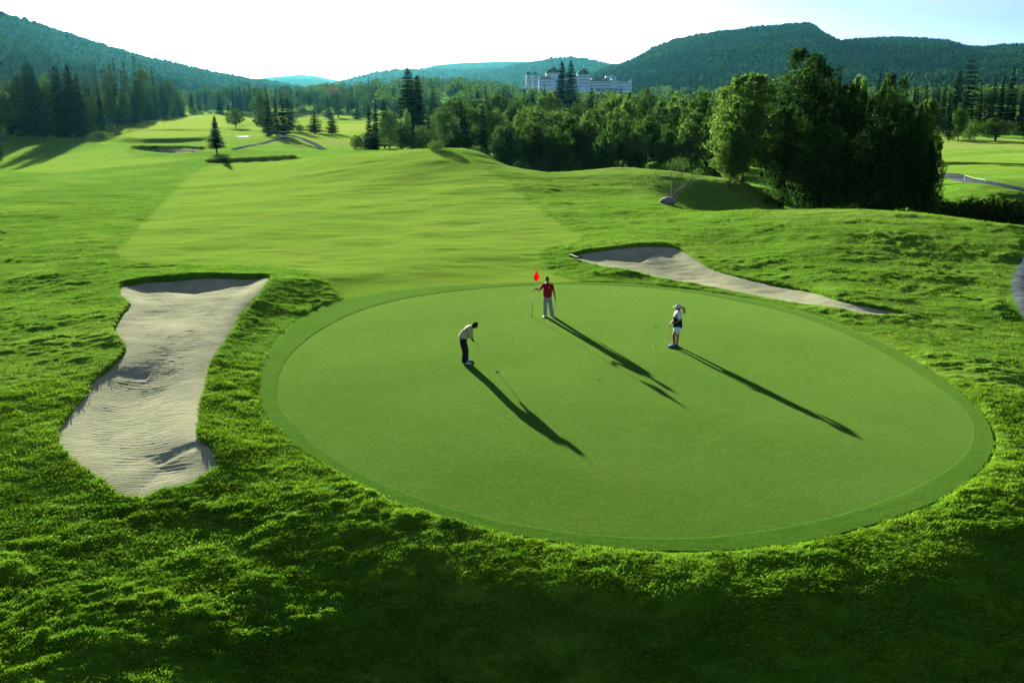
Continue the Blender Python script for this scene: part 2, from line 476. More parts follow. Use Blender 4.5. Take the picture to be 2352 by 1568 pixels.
# rough + fairway turf, told apart by the 'mown' signed distance stored on the ground
t = NT('turf')
big = t.noise(0.09, 4, t.pos()); mid = t.noise(0.55, 4, t.pos((1, 1.3, 1))); fine = t.noise(7.0, 4, t.pos()); vf = t.noise(38.0, 2, t.pos())
rough_c = t.mix(t.step(mid, .35, .68), (0.036, 0.125, 0.005), (0.085, 0.200, 0.010))
rough_c = t.mix(t.step(big, .45, .7), rough_c, (0.130, 0.235, 0.022))
rough_c = t.mix(t.math('MULTIPLY', t.step(fine, .45, .75), 0.45), rough_c, (0.165, 0.285, 0.034))
rough_c = t.mix(t.math('MULTIPLY', t.step(vf, .55, .8), 0.35), rough_c, (0.03, 0.085, 0.006))
fair_c = t.mix(t.step(big, .35, .65), (0.088, 0.165, 0.008), (0.130, 0.190, 0.016))
fair_c = t.mix(t.math('MULTIPLY', t.step(mid, .5, .75), .5), fair_c, (0.060, 0.122, 0.008))
st = t.noise(1.6, 5, t.pos((.35, 1.2, 1)), .65)
fair_c = t.mix(t.math('MULTIPLY', t.step(st, .48, .72), .55), fair_c, (0.046, 0.105, 0.006))
fair_c = t.mix(t.math('MULTIPLY', fine, .3), fair_c, (0.045, 0.10, 0.008))
sk = t.noise(1.1, 6, t.pos((.45, 1.7, 1)), .68)
rough_c = t.mix(t.math('MULTIPLY', t.step(sk, .50, .66), .6), rough_c, (0.020, 0.078, 0.004))
rough_c = t.mix(t.math('MULTIPLY', t.step(t.noise(2.3, 5, t.pos((.5, 1.5, 1)), .7), .58, .72), .5), rough_c, (0.20, 0.27, 0.045))
edge = t.math('ADD', t.attr('mown'), t.math('MULTIPLY', t.math('SUBTRACT', mid, 0.5), 2.2))
mw = t.step(edge, -0.45, 0.35)
col = t.mix(mw, rough_c, fair_c)
col = t.mix(t.math('MULTIPLY', t.attr('sun_gold'), t.step(mid, .1, .5)), col, (0.18, 0.20, 0.02))
dry_c = t.mix(fine, (0.20, 0.17, 0.060), (0.30, 0.22, 0.10))
dryf = t.math('MULTIPLY', t.attr('dry'), t.step(t.noise(0.3, 4, t.pos()), .3, .6))
col = t.mix(dryf, col, dry_c)
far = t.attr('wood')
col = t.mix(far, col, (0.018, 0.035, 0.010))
hb = t.math('ADD', t.math('MULTIPLY', t.noise(16, 4, t.pos((1, 1.6, 1))), 0.6), t.math('MULTIPLY', t.noise(60, 3, t.pos()), 0.4))
b = t.n('Bump'); b.inputs['Distance'].default_value = 0.05
t.l(hb, b.inputs['Height']); t.l(t.math('SUBTRACT', 0.75, t.math('MULTIPLY', mw, 0.5)), b.inputs['Strength'])
M_TURF = t.surf(col, 1.0, b.outputs[0], spec=0.0, sheen=0.10)

def green_mat(name, c1, c2, c3, bs, sh_=0.165):
    t = NT(name)
    a = t.noise(0.22, 4, t.pos((1, 1, 1)), 0.6); b_ = t.noise(1.4, 4, t.pos()); f = t.noise(26, 3, t.pos())
    c = t.mix(t.step(a, .32, .68), c1, c2)
    c = t.mix(t.math('MULTIPLY', t.step(b_, .45, .75), 0.45), c, c3)
    c = t.mix(t.math('MULTIPLY', t.step(f, .3, .7), 0.45), c, tuple(k * .62 for k in c1))
    c = t.mix(t.math('MULTIPLY', t.step(t.noise(4.5, 5, t.pos((1, 1.7, 1))), .5, .75), 0.35), c, tuple(k * 1.15 for k in c3))
    gr = t.noise(9.0, 5, t.pos((1, .55, 1)), .75)
    c = t.mix(t.math('ADD', t.math('MULTIPLY', t.step(gr, .35, .65), .45), .55), tuple(k * .3 for k in c1), c)
    hb = t.math('ADD', t.math('MULTIPLY', gr, .5), t.math('MULTIPLY', t.noise(45, 4, t.pos()), .5))
    return t.surf(c, 1.0, t.bump(hb, 0.35, bs), spec=0.0, sheen=sh_)
M_GREEN = green_mat('putting_turf', (0.026, 0.095, 0.006), (0.052, 0.120, 0.014), (0.085, 0.135, 0.026), 0.035)
M_COLLAR = green_mat('collar_turf', (0.022, 0.100, 0.005), (0.042, 0.125, 0.009), (0.060, 0.130, 0.014), 0.06, 0.13)

t = NT('grass_blades')
oi = t.n('NewGeometry')
c = t.ramp(oi.outputs['Random Per Island'], (0, (0.105, 0.255, 0.010)), (0.6, (0.165, 0.330, 0.015)), (0.95, (0.25, 0.41, 0.03)), (1, (0.36, 0.45, 0.10)))
M_BLADES = t.surf(c, 0.9, transl=0.35, spec=0.0)

t = NT('sand')
px = t.pos()
f1 = t.noise(0.8, 4, px); f2 = t.noise(30, 4, px)
c = t.mix(t.step(f1, .35, .7), (0.335, 0.360, 0.225), (0.425, 0.435, 0.275))
c = t.mix(t.math('MULTIPLY', f2, .35), c, (0.21, 0.22, 0.14))
wv = t.n('TexWave'); wv.wave_type = 'BANDS'; wv.bands_direction = 'Y'; wv.inputs['Scale'].default_value = 2.2; wv.inputs['Distortion'].default_value = 3.5; wv.inputs['Detail'].default_value = 3; wv.inputs['Detail Scale'].default_value = 1.2
t.l(t.pos((.35, 1, 1), 0.12), wv.inputs['Vector'])
hb = t.math('ADD', t.math('MULTIPLY', wv.outputs['Fac'], 0.18), t.math('MULTIPLY', t.noise(22, 4, t.pos((.5, 1.5, 1), .12)), 0.9))
M_SAND = t.surf(c, 0.95, t.bump(hb, 0.55, 0.035), spec=0.0)

t = NT('asphalt')
c = t.mix(t.step(t.noise(1.4, 6, t.pos(), .7), .35, .65), (0.040, 0.058, 0.068), (0.10, 0.125, 0.14))
c = t.mix(t.math('MULTIPLY', t.step(t.noise(14, 4, t.pos()), .5, .75), .5), c, (0.15, 0.16, 0.15))
M_ASPH = t.surf(c, 0.9, t.bump(t.noise(60, 3, t.pos()), .4, .01), spec=0)
# ------------------------------------------------------------------ ground sheet (polar grid about the viewpoint's foot)
az = list(np.arange(-32, 32.001, 0.125))
a = 32.0; st = 0.3
while a < 178:
    st = min(st * 1.35, 12); a = min(a + st, 180)
    if a >= 179: break
    az.append(a); az.insert(0, -a)
az = np.radians(np.array(az))
rr = [2, 5, 8, 10.5, 12.0]
while rr[-1] < 62: rr.append(rr[-1] * 1.0029)
while rr[-1] < 160: rr.append(rr[-1] * 1.0045)
while rr[-1] < 900: rr.append(rr[-1] * 1.0075)
while rr[-1] < 15000: rr.append(rr[-1] * 1.03)
rr = np.array(rr)
RR, AZ = np.meshgrid(rr, az, indexing='ij')
GX = RR * np.sin(AZ); GY = RR * np.cos(AZ)
gzv, dcol, dbunk = ground_full(GX, GY)
mw_ = mown(GX, GY)
rough_w = smooth(0.10, -0.45, mw_) * smooth(0.0, -0.18, dcol) * smooth(0.0, 0.15, dbunk) if False else (1 - smooth(-0.45, 0.10, mw_)) * (1 - smooth(-0.25, 0.05, dcol)) * (0.35 + 0.65 * smooth(0.0, 0.3, dbunk))
gzv = gzv + tufts(GX, GY, RR) * rough_w
gzv = np.where(dcol > 0.12, gzv - 0.09, gzv)
# right of the green and below it the rough is shaggier; meadow patches are dry
dry = np.zeros_like(GX)
for (cx_, cy_, D0, rad, amt) in ((760, 325, 245, 18, .7), (640, 318, 290, 16, .5), (700, 335, 225, 10, .6), (2230, 0, 250, 40, .6), (1450, 0, 116, 14, .35), (1620, 0, 110, 12, .3), (560, 0, 360, 26, .4), (1900, 0, 76, 7, .3), (2300, 0, 250, 30, .6)):
    X0 = H_(cx_, D0, -2)[0]
    dry = np.maximum(dry, amt * np.exp(-(((GX - X0) / rad) ** 2 + ((GY - D0) / (rad * .9)) ** 2)))
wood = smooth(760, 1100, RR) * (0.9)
pxg = 1176 + FPX * GX / np.maximum(GY * CT + 14 * ST, 1)
sun_gold = smooth(215, 300, GY) * (1 - smooth(700, 780, GY)) * smooth(230, 300, pxg) * (1 - smooth(850, 900, pxg)) * (.55 + .45 * smooth(-3, 0, mw_))  # golden low sunlight put into the turf colour of the far meadows
V = np.stack([GX, GY, gzv], -1).reshape(-1, 3)
nr, nc = GX.shape
ii, jj = np.meshgrid(np.arange(nr - 1), np.arange(nc - 1), indexing='ij')
F = np.stack([ii * nc + jj, ii * nc + jj + 1, (ii + 1) * nc + jj + 1, (ii + 1) * nc + jj], -1).reshape(-1, 4)[:, ::-1]
back = np.stack([np.arange(nr - 1) * nc + nc - 1, np.arange(nr - 1) * nc, (np.arange(nr - 1) + 1) * nc, (np.arange(nr - 1) + 1) * nc + nc - 1], -1)[:, ::-1]
F = np.concatenate([F, back])
ground = tag(mesh_np('ground', V, F, M_TURF, None, True, {'mown': mw_.ravel(), 'dry': dry.ravel(), 'wood': wood.ravel(), 'sun_gold': sun_gold.ravel()}), kind='structure')

# ------------------------------------------------------------------ putting green and collar
def resample(P, n):
    Q = np.vstack([P, P[:1]]); s = np.concatenate([[0], np.cumsum(np.hypot(*np.diff(Q, axis=0).T))])
    t_ = np.linspace(0, s[-1], n, endpoint=False)
    return np.stack([np.interp(t_, s, Q[:, 0]), np.interp(t_, s, Q[:, 1])], -1)

def green_z(x, y):
    return 0.035 * fbm(x / 9.0 + 3, y / 9.0, 2, 71) * smooth(0, 3, poly_sdf(x, y, POLY_COLLAR, 6.0))

gcen = POLY_GREEN.mean(0)
NB = 360; NR = 60
# match the rim of both outlines by angle about the centre
def by_angle(P, n):
    a = np.arctan2(P[:, 1] - gcen[1], P[:, 0] - gcen[0]); r = np.hypot(P[:, 0] - gcen[0], P[:, 1] - gcen[1])
    o = np.argsort(a); a = a[o]; r = r[o]
    tt = np.linspace(-math.pi, math.pi, n, endpoint=False)
    r2 = np.interp(tt, np.concatenate([a - 2 * math.pi, a, a + 2 * math.pi]), np.tile(r, 3))
    return tt, r2
tt, rg = by_angle(resample(POLY_GREEN, 800), NB)
_, rc = by_angle(resample(POLY_COLLAR, 800), NB)
k = np.linspace(0.004, 1, NR)[:, None]
X = gcen[0] + k * rg[None] * np.cos(tt)[None]; Y = gcen[1] + k * rg[None] * np.sin(tt)[None]
Zg = green_z(X, Y) + 0.004
def ring_faces(n0, n1):
    i, j = np.meshgrid(np.arange(n0 - 1), np.arange(n1), indexing='ij')
    return np.stack([i * n1 + j, (i + 1) * n1 + j, (i + 1) * n1 + (j + 1) % n1, i * n1 + (j + 1) % n1], -1).reshape(-1, 4)
tag(mesh_np('putting_green', np.stack([X, Y, Zg], -1).reshape(-1, 3), ring_faces(NR, NB), M_GREEN, None, True), kind='structure')
s = np.concatenate([[-0.02, 0.0], np.linspace(0.03, 1, 10), [1.06]])[:, None]
zz = np.concatenate([[-0.02, 0.008], np.full(10, 0.012), [-0.06]])[:, None]
Rr = rg[None] * (1 - s) + (rc + .05 * (vnoise(tt * 60, tt * 0, 9) - .5) + .03 * (vnoise(tt * 25, tt * 0, 10) - .5))[None] * s
X = gcen[0] + Rr * np.cos(tt)[None]; Y = gcen[1] + Rr * np.sin(tt)[None]
Zc = green_z(X, Y) + zz + 0.008 * (vnoise(X / .12, Y / .12, 5) - .5) * (s < 1.05) * (s > 0)
tag(mesh_np('green_collar', np.stack([X, Y, Zc], -1).reshape(-1, 3), ring_faces(13, NB), M_COLLAR, None, True), kind='structure')

# ------------------------------------------------------------------ bunker sand
def sand_sheet(P, depth, width, ls, lp, step, rake, ylim=0):
    x0, y0 = P.min(0) - 0.5; x1, y1 = P.max(0) + 0.5
    nx = int((x1 - x0) / step) + 1; ny = int((y1 - y0) / step) + 1
    X, Y = np.meshgrid(np.linspace(x0, x1, nx), np.linspace(y0, y1, ny), indexing='ij')
    d, L, s_ = bunker_depth(X, Y, P, depth, width, ls, lp, True)
    w_ = width * (.62 + .38 * smooth(.3, .9, s_))
    z = base_h(X, Y) - L - depth * ((.24 + .38 * smooth(ylim - 4, ylim, Y)) * smooth(0.0, 1.0, d / w_) + .38 * smooth(0, 4.5, d)) - depth * .75 * smooth(.35, .9, s_) * smooth(ylim - 4, ylim, Y) * smooth(0, 2.6, d) * (1 - smooth(3.0, 7.0, d))
    z = z - 0.25 * smooth(0.0, -0.3, -d) if False else np.where(d < 0, z - 0.3 * np.clip(-d / 0.3, 0, 1), z)
    z = z + 0.018 * fbm(X / 1.2, Y / 1.2, 3, 91) * np.clip(d, 0, 1)
    if rake:
        edgez = smooth(0.3, 1.2, d) * (1 - smooth(2.0, 3.2, d))
        u = (Y + 0.12 * X + 0.25 * fbm(X / 1.5, Y / 1.5, 2, 95)) / 0.21
        v = (X + 0.1 * Y + 0.2 * fbm(X / 2.5, Y / 2.5, 2, 97)) / 0.19
        brk = smooth(.3, .7, vnoise(X / .8, Y / .3, 101))
        z = z + (0.0085 * np.sin(u * 2 * math.pi) * edgez + 0.005 * np.sin(v * 2 * math.pi) * smooth(2.0, 3.5, d)) * (.35 + .65 * brk)
        z = z + 0.007 * (vnoise(X / .16, Y / .13, 103) - .5)
    i, j = np.meshgrid(np.arange(nx - 1), np.arange(ny - 1), indexing='ij')
    F = np.stack([i * ny + j, (i + 1) * ny + j, (i + 1) * ny + j + 1, i * ny + j + 1], -1).reshape(-1, 4)
    keep = (d.ravel()[F].max(1) > -0.35)
    F = F[keep]; used = np.unique(F); mp = -np.ones(nx * ny, int); mp[used] = np.arange(len(used))
    V = np.stack([X, Y, z], -1).reshape(-1, 3)[used]
    return tag(mesh_np('bunker_sand', V, mp[F], M_SAND, None, True), kind='structure')

for k, (P, dp, w, ls, lp) in enumerate(BUNKERS):
    sand_sheet(P, dp, w, ls, lp, (0.06, 0.09, 0.5, 0.5)[k], k < 2, (44, 55, 0, 0)[k])

# ------------------------------------------------------------------ paths, draped ribbons
def ribbon(name, pts, width, mat, lift=0.05, world=False):
    P = [p if world else ground_at(*p)[:2] for p in pts]
    P = np.array(P); Q = []
    for i in range(len(P) - 1):
        p0, p1, p2, p3 = P[max(i - 1, 0)], P[i], P[i + 1], P[min(i + 2, len(P) - 1)]
        for k in range(10):
            t_ = k / 10
            Q.append(0.5 * ((2 * p1) + (-p0 + p2) * t_ + (2 * p0 - 5 * p1 + 4 * p2 - p3) * t_ * t_ + (-p0 + 3 * p1 - 3 * p2 + p3) * t_ ** 3))
    Q.append(P[-1]); Q = np.array(Q); T = np.gradient(Q, axis=0); T /= np.linalg.norm(T, axis=1)[:, None] + 1e-9
    N = np.stack([-T[:, 1], T[:, 0]], -1); s = np.linspace(-.5, .5, 7) * width
    X = Q[:, None, 0] + N[:, None, 0] * s; Y = Q[:, None, 1] + N[:, None, 1] * s
    Zr = base_h(X, Y) + lift; Zr[:, 0] -= lift + .1; Zr[:, -1] -= lift + .1
    n, m = X.shape; i, j = np.meshgrid(np.arange(n - 1), np.arange(m - 1), indexing='ij')
    F = np.stack([i * m + j, i * m + j + 1, (i + 1) * m + j + 1, (i + 1) * m + j], -1).reshape(-1, 4)[:, ::-1]
    return tag(mesh_np(name, np.stack([X, Y, Zr], -1).reshape(-1, 3), F, mat, None, True), kind='structure')

ribbon('cart_path', [(540, 344), (580, 334), (620, 325), (655, 319), (672, 316)], 2.0, M_ASPH, .12)
ribbon('cart_path', [(672, 312), (700, 322), (722, 332), (742, 343)], 2.0, M_ASPH, .12)
ribbon('cart_path', [(2140, 402), (2190, 405), (2230, 418), (2352, 437), (2420, 450)], 3.0, M_ASPH, .12)
# the path that cuts the right edge of the picture beside the green
ribbon('cart_path', PATH_R, 2.6, M_ASPH, .07, True)
# ------------------------------------------------------------------ loose grass of the rough (countless blades, one object)
def grass_field(n, r0, r1, blades, seed):
    g = np.random.default_rng(seed)
    r = np.sqrt(g.uniform(0, 1, n)) if False else None
    # even cover of the picture: density falls with distance
    u = g.uniform(0, 1, n); p = 0.9
    r = (r0 ** p + u * (r1 ** p - r0 ** p)) ** (1 / p)
    a = np.radians(g.uniform(-31.5, 31.5, n))
    x = r * np.sin(a); y = r * np.cos(a)
    z, dc, db = ground_full(x, y)
    mw = mown(x, y)
    inb = np.zeros(n, bool)
    for P, *_ in BUNKERS[:2]: inb |= poly_sdf(x, y, P, 5.0) > 0.0
    lum = vnoise(x / .5, y / .28, 21)
    keep = (path_dist(x, y) > 1.35) & (dc < 0.02) & (mw < -0.1) & (~inb) & (g.uniform(0, 1, n) < 0.12 + 1.0 * lum ** 1.5)
    x, y, z, r, dc, db = [q[keep] for q in (x, y, z, r, dc, db)]
    rw = (1 - smooth(-0.25, 0.05, dc)) * (0.35 + 0.65 * smooth(0.0, 0.3, db))
    z = z + tufts(x, y, r) * rw
    n = len(x); m = blades
    X = np.repeat(x, m); Y = np.repeat(y, m); Z = np.repeat(z, m); Rr = np.repeat(r, m)
    k = np.clip(Rr / 20, .8, 1.6)
    X = X + g.normal(0, 0.035, n * m) * k; Y = Y + g.normal(0, 0.03, n * m) * k
    h = (g.uniform(0.02, 0.065, n * m)) * (0.8 + .2 * k) * (.75 + .5 * np.repeat(vnoise(x / 2.1, y / 1.7, 33), m))
    w = g.uniform(0.003, 0.006, n * m) * k
    fld = np.repeat(fbm(x / 1.3, y / 1.1, 2, 77), m)
    an = 0.3 + 1.2 * fld + g.normal(0, .45, n * m)
    lx = (g.normal(0.45, 0.28, n * m) + .5 * fld) * h; ly = (g.normal(-0.35, 0.28, n * m) - .4 * fld) * h
    cx, cy = np.cos(an) * w, np.sin(an) * w
    zb = Z - 0.02
    V = np.empty((n * m, 4, 3), np.float32)
    V[:, 0] = np.stack([X - cx, Y - cy, zb], -1); V[:, 1] = np.stack([X + cx, Y + cy, zb], -1)
    V[:, 2] = np.stack([X + cx * .5 + lx * .75, Y + cy * .5 + ly * .75, Z + h * .8], -1)
    V[:, 3] = np.stack([X + lx * 1.5, Y + ly * 1.5, Z + h], -1)
    F = np.arange(n * m * 4).reshape(-1, 4)
    return V.reshape(-1, 3), F

V1, F1 = grass_field(330000, 12.3, 38, 5, 11)
V2, F2 = grass_field(150000, 38, 110, 4, 12)
tag(mesh_np('rough_grass', np.concatenate([V1, V2]), np.concatenate([F1, F2 + len(V1)]), M_BLADES),
    'shaggy green rough grass growing around the putting green and bunkers', 'grass', kind='stuff')
# ------------------------------------------------------------------ trees: prototypes
def leaf_mat(name, stops, transl=0.3, rough=0.6):
    t = NT(name); g = t.n('NewGeometry')
    oi = t.n('ObjectInfo')
    c = t.ramp(g.outputs['Random Per Island'], *stops)
    c2 = t.mix(t.math('MULTIPLY', oi.outputs['Random'], 0.4), c, tuple(k * .55 for k in stops[0][1]))
    return t.surf(c2, max(rough, .6), transl=transl, spec=0.0)
M_SPRUCE = leaf_mat('spruce_needles', [(0, (0.004, 0.014, 0.006)), (0.6, (0.008, 0.024, 0.010)), (1, (0.028, 0.060, 0.02))], .25)
M_HAZESPRUCE = leaf_mat('hazed_spruce_needles', [(0, (0.034, 0.062, 0.028)), (0.6, (0.055, 0.098, 0.040)), (1, (0.095, 0.145, 0.055))], .35)  # haze put into the needle colour: lighter so the left wood recedes
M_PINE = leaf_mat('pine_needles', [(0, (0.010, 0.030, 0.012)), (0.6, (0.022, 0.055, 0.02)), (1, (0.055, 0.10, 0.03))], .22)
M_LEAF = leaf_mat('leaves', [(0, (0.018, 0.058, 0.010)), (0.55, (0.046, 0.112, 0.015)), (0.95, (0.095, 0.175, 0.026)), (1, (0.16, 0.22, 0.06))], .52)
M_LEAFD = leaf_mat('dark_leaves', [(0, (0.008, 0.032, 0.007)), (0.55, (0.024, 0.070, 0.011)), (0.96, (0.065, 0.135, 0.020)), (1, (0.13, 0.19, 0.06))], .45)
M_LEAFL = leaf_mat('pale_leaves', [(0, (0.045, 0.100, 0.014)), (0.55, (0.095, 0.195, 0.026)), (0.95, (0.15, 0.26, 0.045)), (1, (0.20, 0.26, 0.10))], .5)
M_LEAFR = leaf_mat('rusty_leaves', [(0, (0.10, 0.075, 0.03)), (1, (0.17, 0.13, 0.06))], .3)
M_BARK = plain('bark', (0.055, 0.042, 0.032), .9, vs=3)
M_BARKL = plain('pale_bark', (0.17, 0.15, 0.12), .9, vs=3)

def quads_mesh(name, c, u, v, mat):
    "leaf cards: centre c, half axes u, v (n,3)"
    n = len(c)
    V = np.empty((n, 4, 3), np.float32)
    V[:, 0] = c - u; V[:, 1] = c - v * .9 + u * .15; V[:, 2] = c + u; V[:, 3] = c + v * .9 + u * .1
    me = bpy.data.meshes.new(name)
    me.vertices.add(n * 4); me.vertices.foreach_set('co', V.ravel())
    me.loops.add(n * 4); me.loops.foreach_set('vertex_index', np.arange(n * 4, dtype=np.int32))
    me.polygons.add(n); me.polygons.foreach_set('loop_start', np.arange(0, n * 4, 4, dtype=np.int32))
    me.materials.append(mat); me.update(calc_edges=True)
    return me

def rand_dirs(g, n):
    v = g.normal(0, 1, (n, 3)); return v / np.linalg.norm(v, axis=1)[:, None]

def mb_mesh(mb, name, mat):
    me = bpy.data.meshes.new(name); me.from_pydata(mb.v, [], mb.f); me.materials.append(mat); me.update()
    return me

def make_spruce(seed, h=16.0, Rb=2.9, bare=.06, levels=34, per=8, sprays=6, mat=None, power=.8, rag=.25, size=1.0, full=False):
    g = np.random.default_rng(seed)
    C_, U_, W_ = [], [], []
    for i in range(levels):
        f = (i + g.uniform(-.3, .3)) / levels
        z = h * (bare + (1 - bare) * f)
        L0 = Rb * max(0.03, (1 - f)) ** power * (1.0 if full else (0.6 + .4 * min(1, f * 8 + .3)))
        nb = max(4, int(per * (1 - .4 * f))); a0 = g.uniform(0, 6.28)
        for b in range(nb):
            a = a0 + b * 6.283 / nb + g.normal(0, .2)
            L = L0 * g.uniform(1 - rag, 1 + rag * .6) * (0.6 if g.random() < .12 else 1)
            drop = g.uniform(.10, .38) + .1 * (1 - f)
            ns = max(2, int(sprays * (.4 + .6 * (1 - f))))
            for k in range(ns):
                s = (k + .6 + g.uniform(-.2, .2)) / ns
                rr_ = L * s
                zz_ = z - drop * L * s + .22 * L * s * s + g.normal(0, .06)
                d = np.array([math.cos(a), math.sin(a), -.25 + .35 * s])
                side = np.array([-math.sin(a), math.cos(a), 0])
                for sg in (-1, 1):
                    wdt = (0.20 + .26 * (1 - s * .6)) * (0.5 + .5 * L / Rb) * size
                    cc = np.array([math.cos(a) * rr_, math.sin(a) * rr_, zz_]) + side * sg * wdt * .7 + np.array([0, 0, -.05])
                    ax = d * .45 + side * sg * .9 + np.array([0, 0, -.25 + g.normal(0, .15)])
                    ax = ax / np.linalg.norm(ax) * wdt * 1.5
                    nv = np.cross(ax, np.array([g.normal(0, .4), g.normal(0, .4), 1.0])); nv = nv / (np.linalg.norm(nv) + 1e-6) * wdt * .55
                    C_.append(cc); U_.append(ax); W_.append(nv)
    # leader
    for k in range(8):
        C_.append(np.array([0, 0, h - .1 * k])); U_.append(np.array([g.normal(0, .1), g.normal(0, .1), .3])); W_.append(np.array([.07, .07 * (-1) ** k, 0]))
    crown = quads_mesh('crown', np.array(C_), np.array(U_), np.array(W_), mat or M_SPRUCE)
    mb = MB(); mb.tube([(0, 0, -.6), (0, 0, h * .3), (0.03, 0, h * .65), (0, 0, h * .98)], [h * .014 + .05, h * .011 + .03, h * .006 + .02, .02], 7)
    for i in range(14):
        z = h * (bare * .5 + .3 * i / 14); a = g.uniform(0, 6.28); L = Rb * .6
        mb.tube([(0, 0, z), (math.cos(a) * L, math.sin(a) * L, z - .15 * L)], [.04, .012], 4)
    return (mb_mesh(mb, 'trunk', M_BARK), crown, h, 2 * Rb)

def make_leafy(seed, h=14.0, W=9.0, low=.12, blobs=20, leaves=5200, size=.26, mat=None, bark=None, sparse=False):
    g = np.random.default_rng(seed)
    mb = MB(); bl = []
    zc = h * (low + 1) / 2; hz = h * (1 - low) / 2
    for i in range(blobs):
        f = (i + .5) / blobs
        el = math.asin(max(-1, min(1, -0.92 + 1.9 * f))); a = i * 2.4 + g.normal(0, .35)
        k = g.uniform(.5, .92)
        wid = (W / 2) * (1.0 if el < 0.2 else .92)
        c = np.array([math.cos(el) * math.cos(a) * wid * k, math.cos(el) * math.sin(a) * wid * k, zc + math.sin(el) * hz * min(.88, k + .12)])
        r = W * g.uniform(.12, .25) * (1 - .2 * abs(math.sin(el)))
        bl.append((c, r))
    C_, N_ = [], []
    tot = sum(r ** 2 for _, r in bl)
    for c, r in bl:
        n = int(leaves * r * r / tot)
        d = rand_dirs(g, n)
        sub = 1 + .32 * (vnoise(d[:, 0] * 2.3 + c[0], d[:, 2] * 2.3 + c[1], seed) - .3) * 2
        rad = r * g.uniform(.45, 1.05, n) ** .5 * sub
        p = c + d * rad[:, None] * np.array([1.12, 1.12, .82])
        C_.append(p); N_.append(d)
    for k in range(26):                                  # small sprays that break the outline
        el = g.uniform(-.5, 1.45); a = g.uniform(0, 6.28)
        pc = np.array([math.cos(el) * math.cos(a) * W * .50, math.cos(el) * math.sin(a) * W * .50, zc + math.sin(el) * hz * 1.0]); r = W * g.uniform(.035, .085)
        d = rand_dirs(g, int(leaves * .010)); C_.append(pc + d * r * g.uniform(.3, 1.1, len(d))[:, None] * np.array([1, 1, 1.25])); N_.append(d)
    n = int(leaves * .12)                                # inner filling so the crown is not hollow
    d = rand_dirs(g, n); C_.append(np.array([0, 0, zc]) + d * (g.uniform(0, 1, n) ** .5)[:, None] * np.array([W * .3, W * .3, hz * .75])); N_.append(d)
    c = np.concatenate(C_); nrm = np.concatenate(N_)
    nrm = nrm * .55 + rand_dirs(g, len(c)); nrm /= np.linalg.norm(nrm, axis=1)[:, None]
    t1 = np.cross(nrm, rand_dirs(g, len(c))); t1 /= np.linalg.norm(t1, axis=1)[:, None] + 1e-9; t2 = np.cross(nrm, t1)
    s = g.uniform(.55, 1.25, len(c))[:, None] * size
    crown = quads_mesh('crown', c, t1 * s, t2 * s * .7, mat or M_LEAF)
    tr = h * .016 + .05
    mb.tube([(0, 0, -.6), (.05, 0, h * .2), (0, .1, h * .45), (0, 0, h * .8)], [tr * 1.25, tr, tr * .7, tr * .2], 8)
    for i, (c0, r) in enumerate(bl):
        if i % 2 == 0:
            z0 = h * g.uniform(.12, .5); m = np.array([c0[0] * .45, c0[1] * .45, z0 + (c0[2] - z0) * .6])
            mb.tube([(0, 0, z0), tuple(m), tuple(c0)], [tr * .45, tr * .28, .03], 5)
    return (mb_mesh(mb, 'trunk', bark or M_BARK), crown, h, W)

PROTO = {
    'spruce': [make_spruce(s, Rb=rb, rag=rg_, levels=lv, mat=M_SPRUCE, size=1.3, power=.7) for s, rb, rg_, lv in ((1, 2.9, .25, 34), (2, 2.4, .35, 30), (3, 3.3, .2, 36), (4, 2.1, .45, 28))],
    'slim': [make_spruce(s, h=16, Rb=1.7, rag=.4, levels=30, per=8, sprays=5, mat=M_SPRUCE, power=.55, size=1.25) for s in (11, 12, 13)],
    'hazeslim': [make_spruce(s, h=16, Rb=1.7, rag=.4, levels=30, per=8, sprays=5, mat=M_HAZESPRUCE, power=.55, size=1.25) for s in (14, 15)],
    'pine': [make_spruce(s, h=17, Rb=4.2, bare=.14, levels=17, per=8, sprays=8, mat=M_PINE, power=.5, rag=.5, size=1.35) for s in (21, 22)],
    'leafy': [make_leafy(s, mat=M_LEAF) for s in (31, 32, 33, 34)],
    'pale': [make_leafy(s, mat=M_LEAFL, W=8.5) for s in (41, 42)],
    'rusty': [make_leafy(45, mat=M_LEAFR, leaves=2500)],
    'bush': [make_leafy(s, h=4, W=5, low=-.05, blobs=14, leaves=1800, size=.17, mat=m_) for s, m_ in ((51, M_LEAF), (52, M_LEAFL))],
    'paleb': [make_leafy(53, h=4, W=5, low=-.05, blobs=14, leaves=1800, size=.17, mat=M_LEAFL)],
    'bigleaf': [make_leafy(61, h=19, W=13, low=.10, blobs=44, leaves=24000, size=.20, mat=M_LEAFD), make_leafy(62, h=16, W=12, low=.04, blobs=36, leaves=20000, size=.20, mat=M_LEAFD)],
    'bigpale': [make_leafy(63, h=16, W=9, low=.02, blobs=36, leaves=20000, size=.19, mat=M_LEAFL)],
    'finespruce': [make_spruce(s, h=20, Rb=3.6, levels=46, per=10, sprays=8, mat=M_SPRUCE, rag=r_, bare=b_, size=1.35, power=.62) for s, r_, b_ in ((71, .35, .05), (72, .3, .10))],
    'lonespruce': [make_spruce(75, h=7.5, Rb=1.75, bare=.19, levels=26, per=10, sprays=6, mat=M_SPRUCE, rag=.22, size=.75, power=.85, full=True)],
}
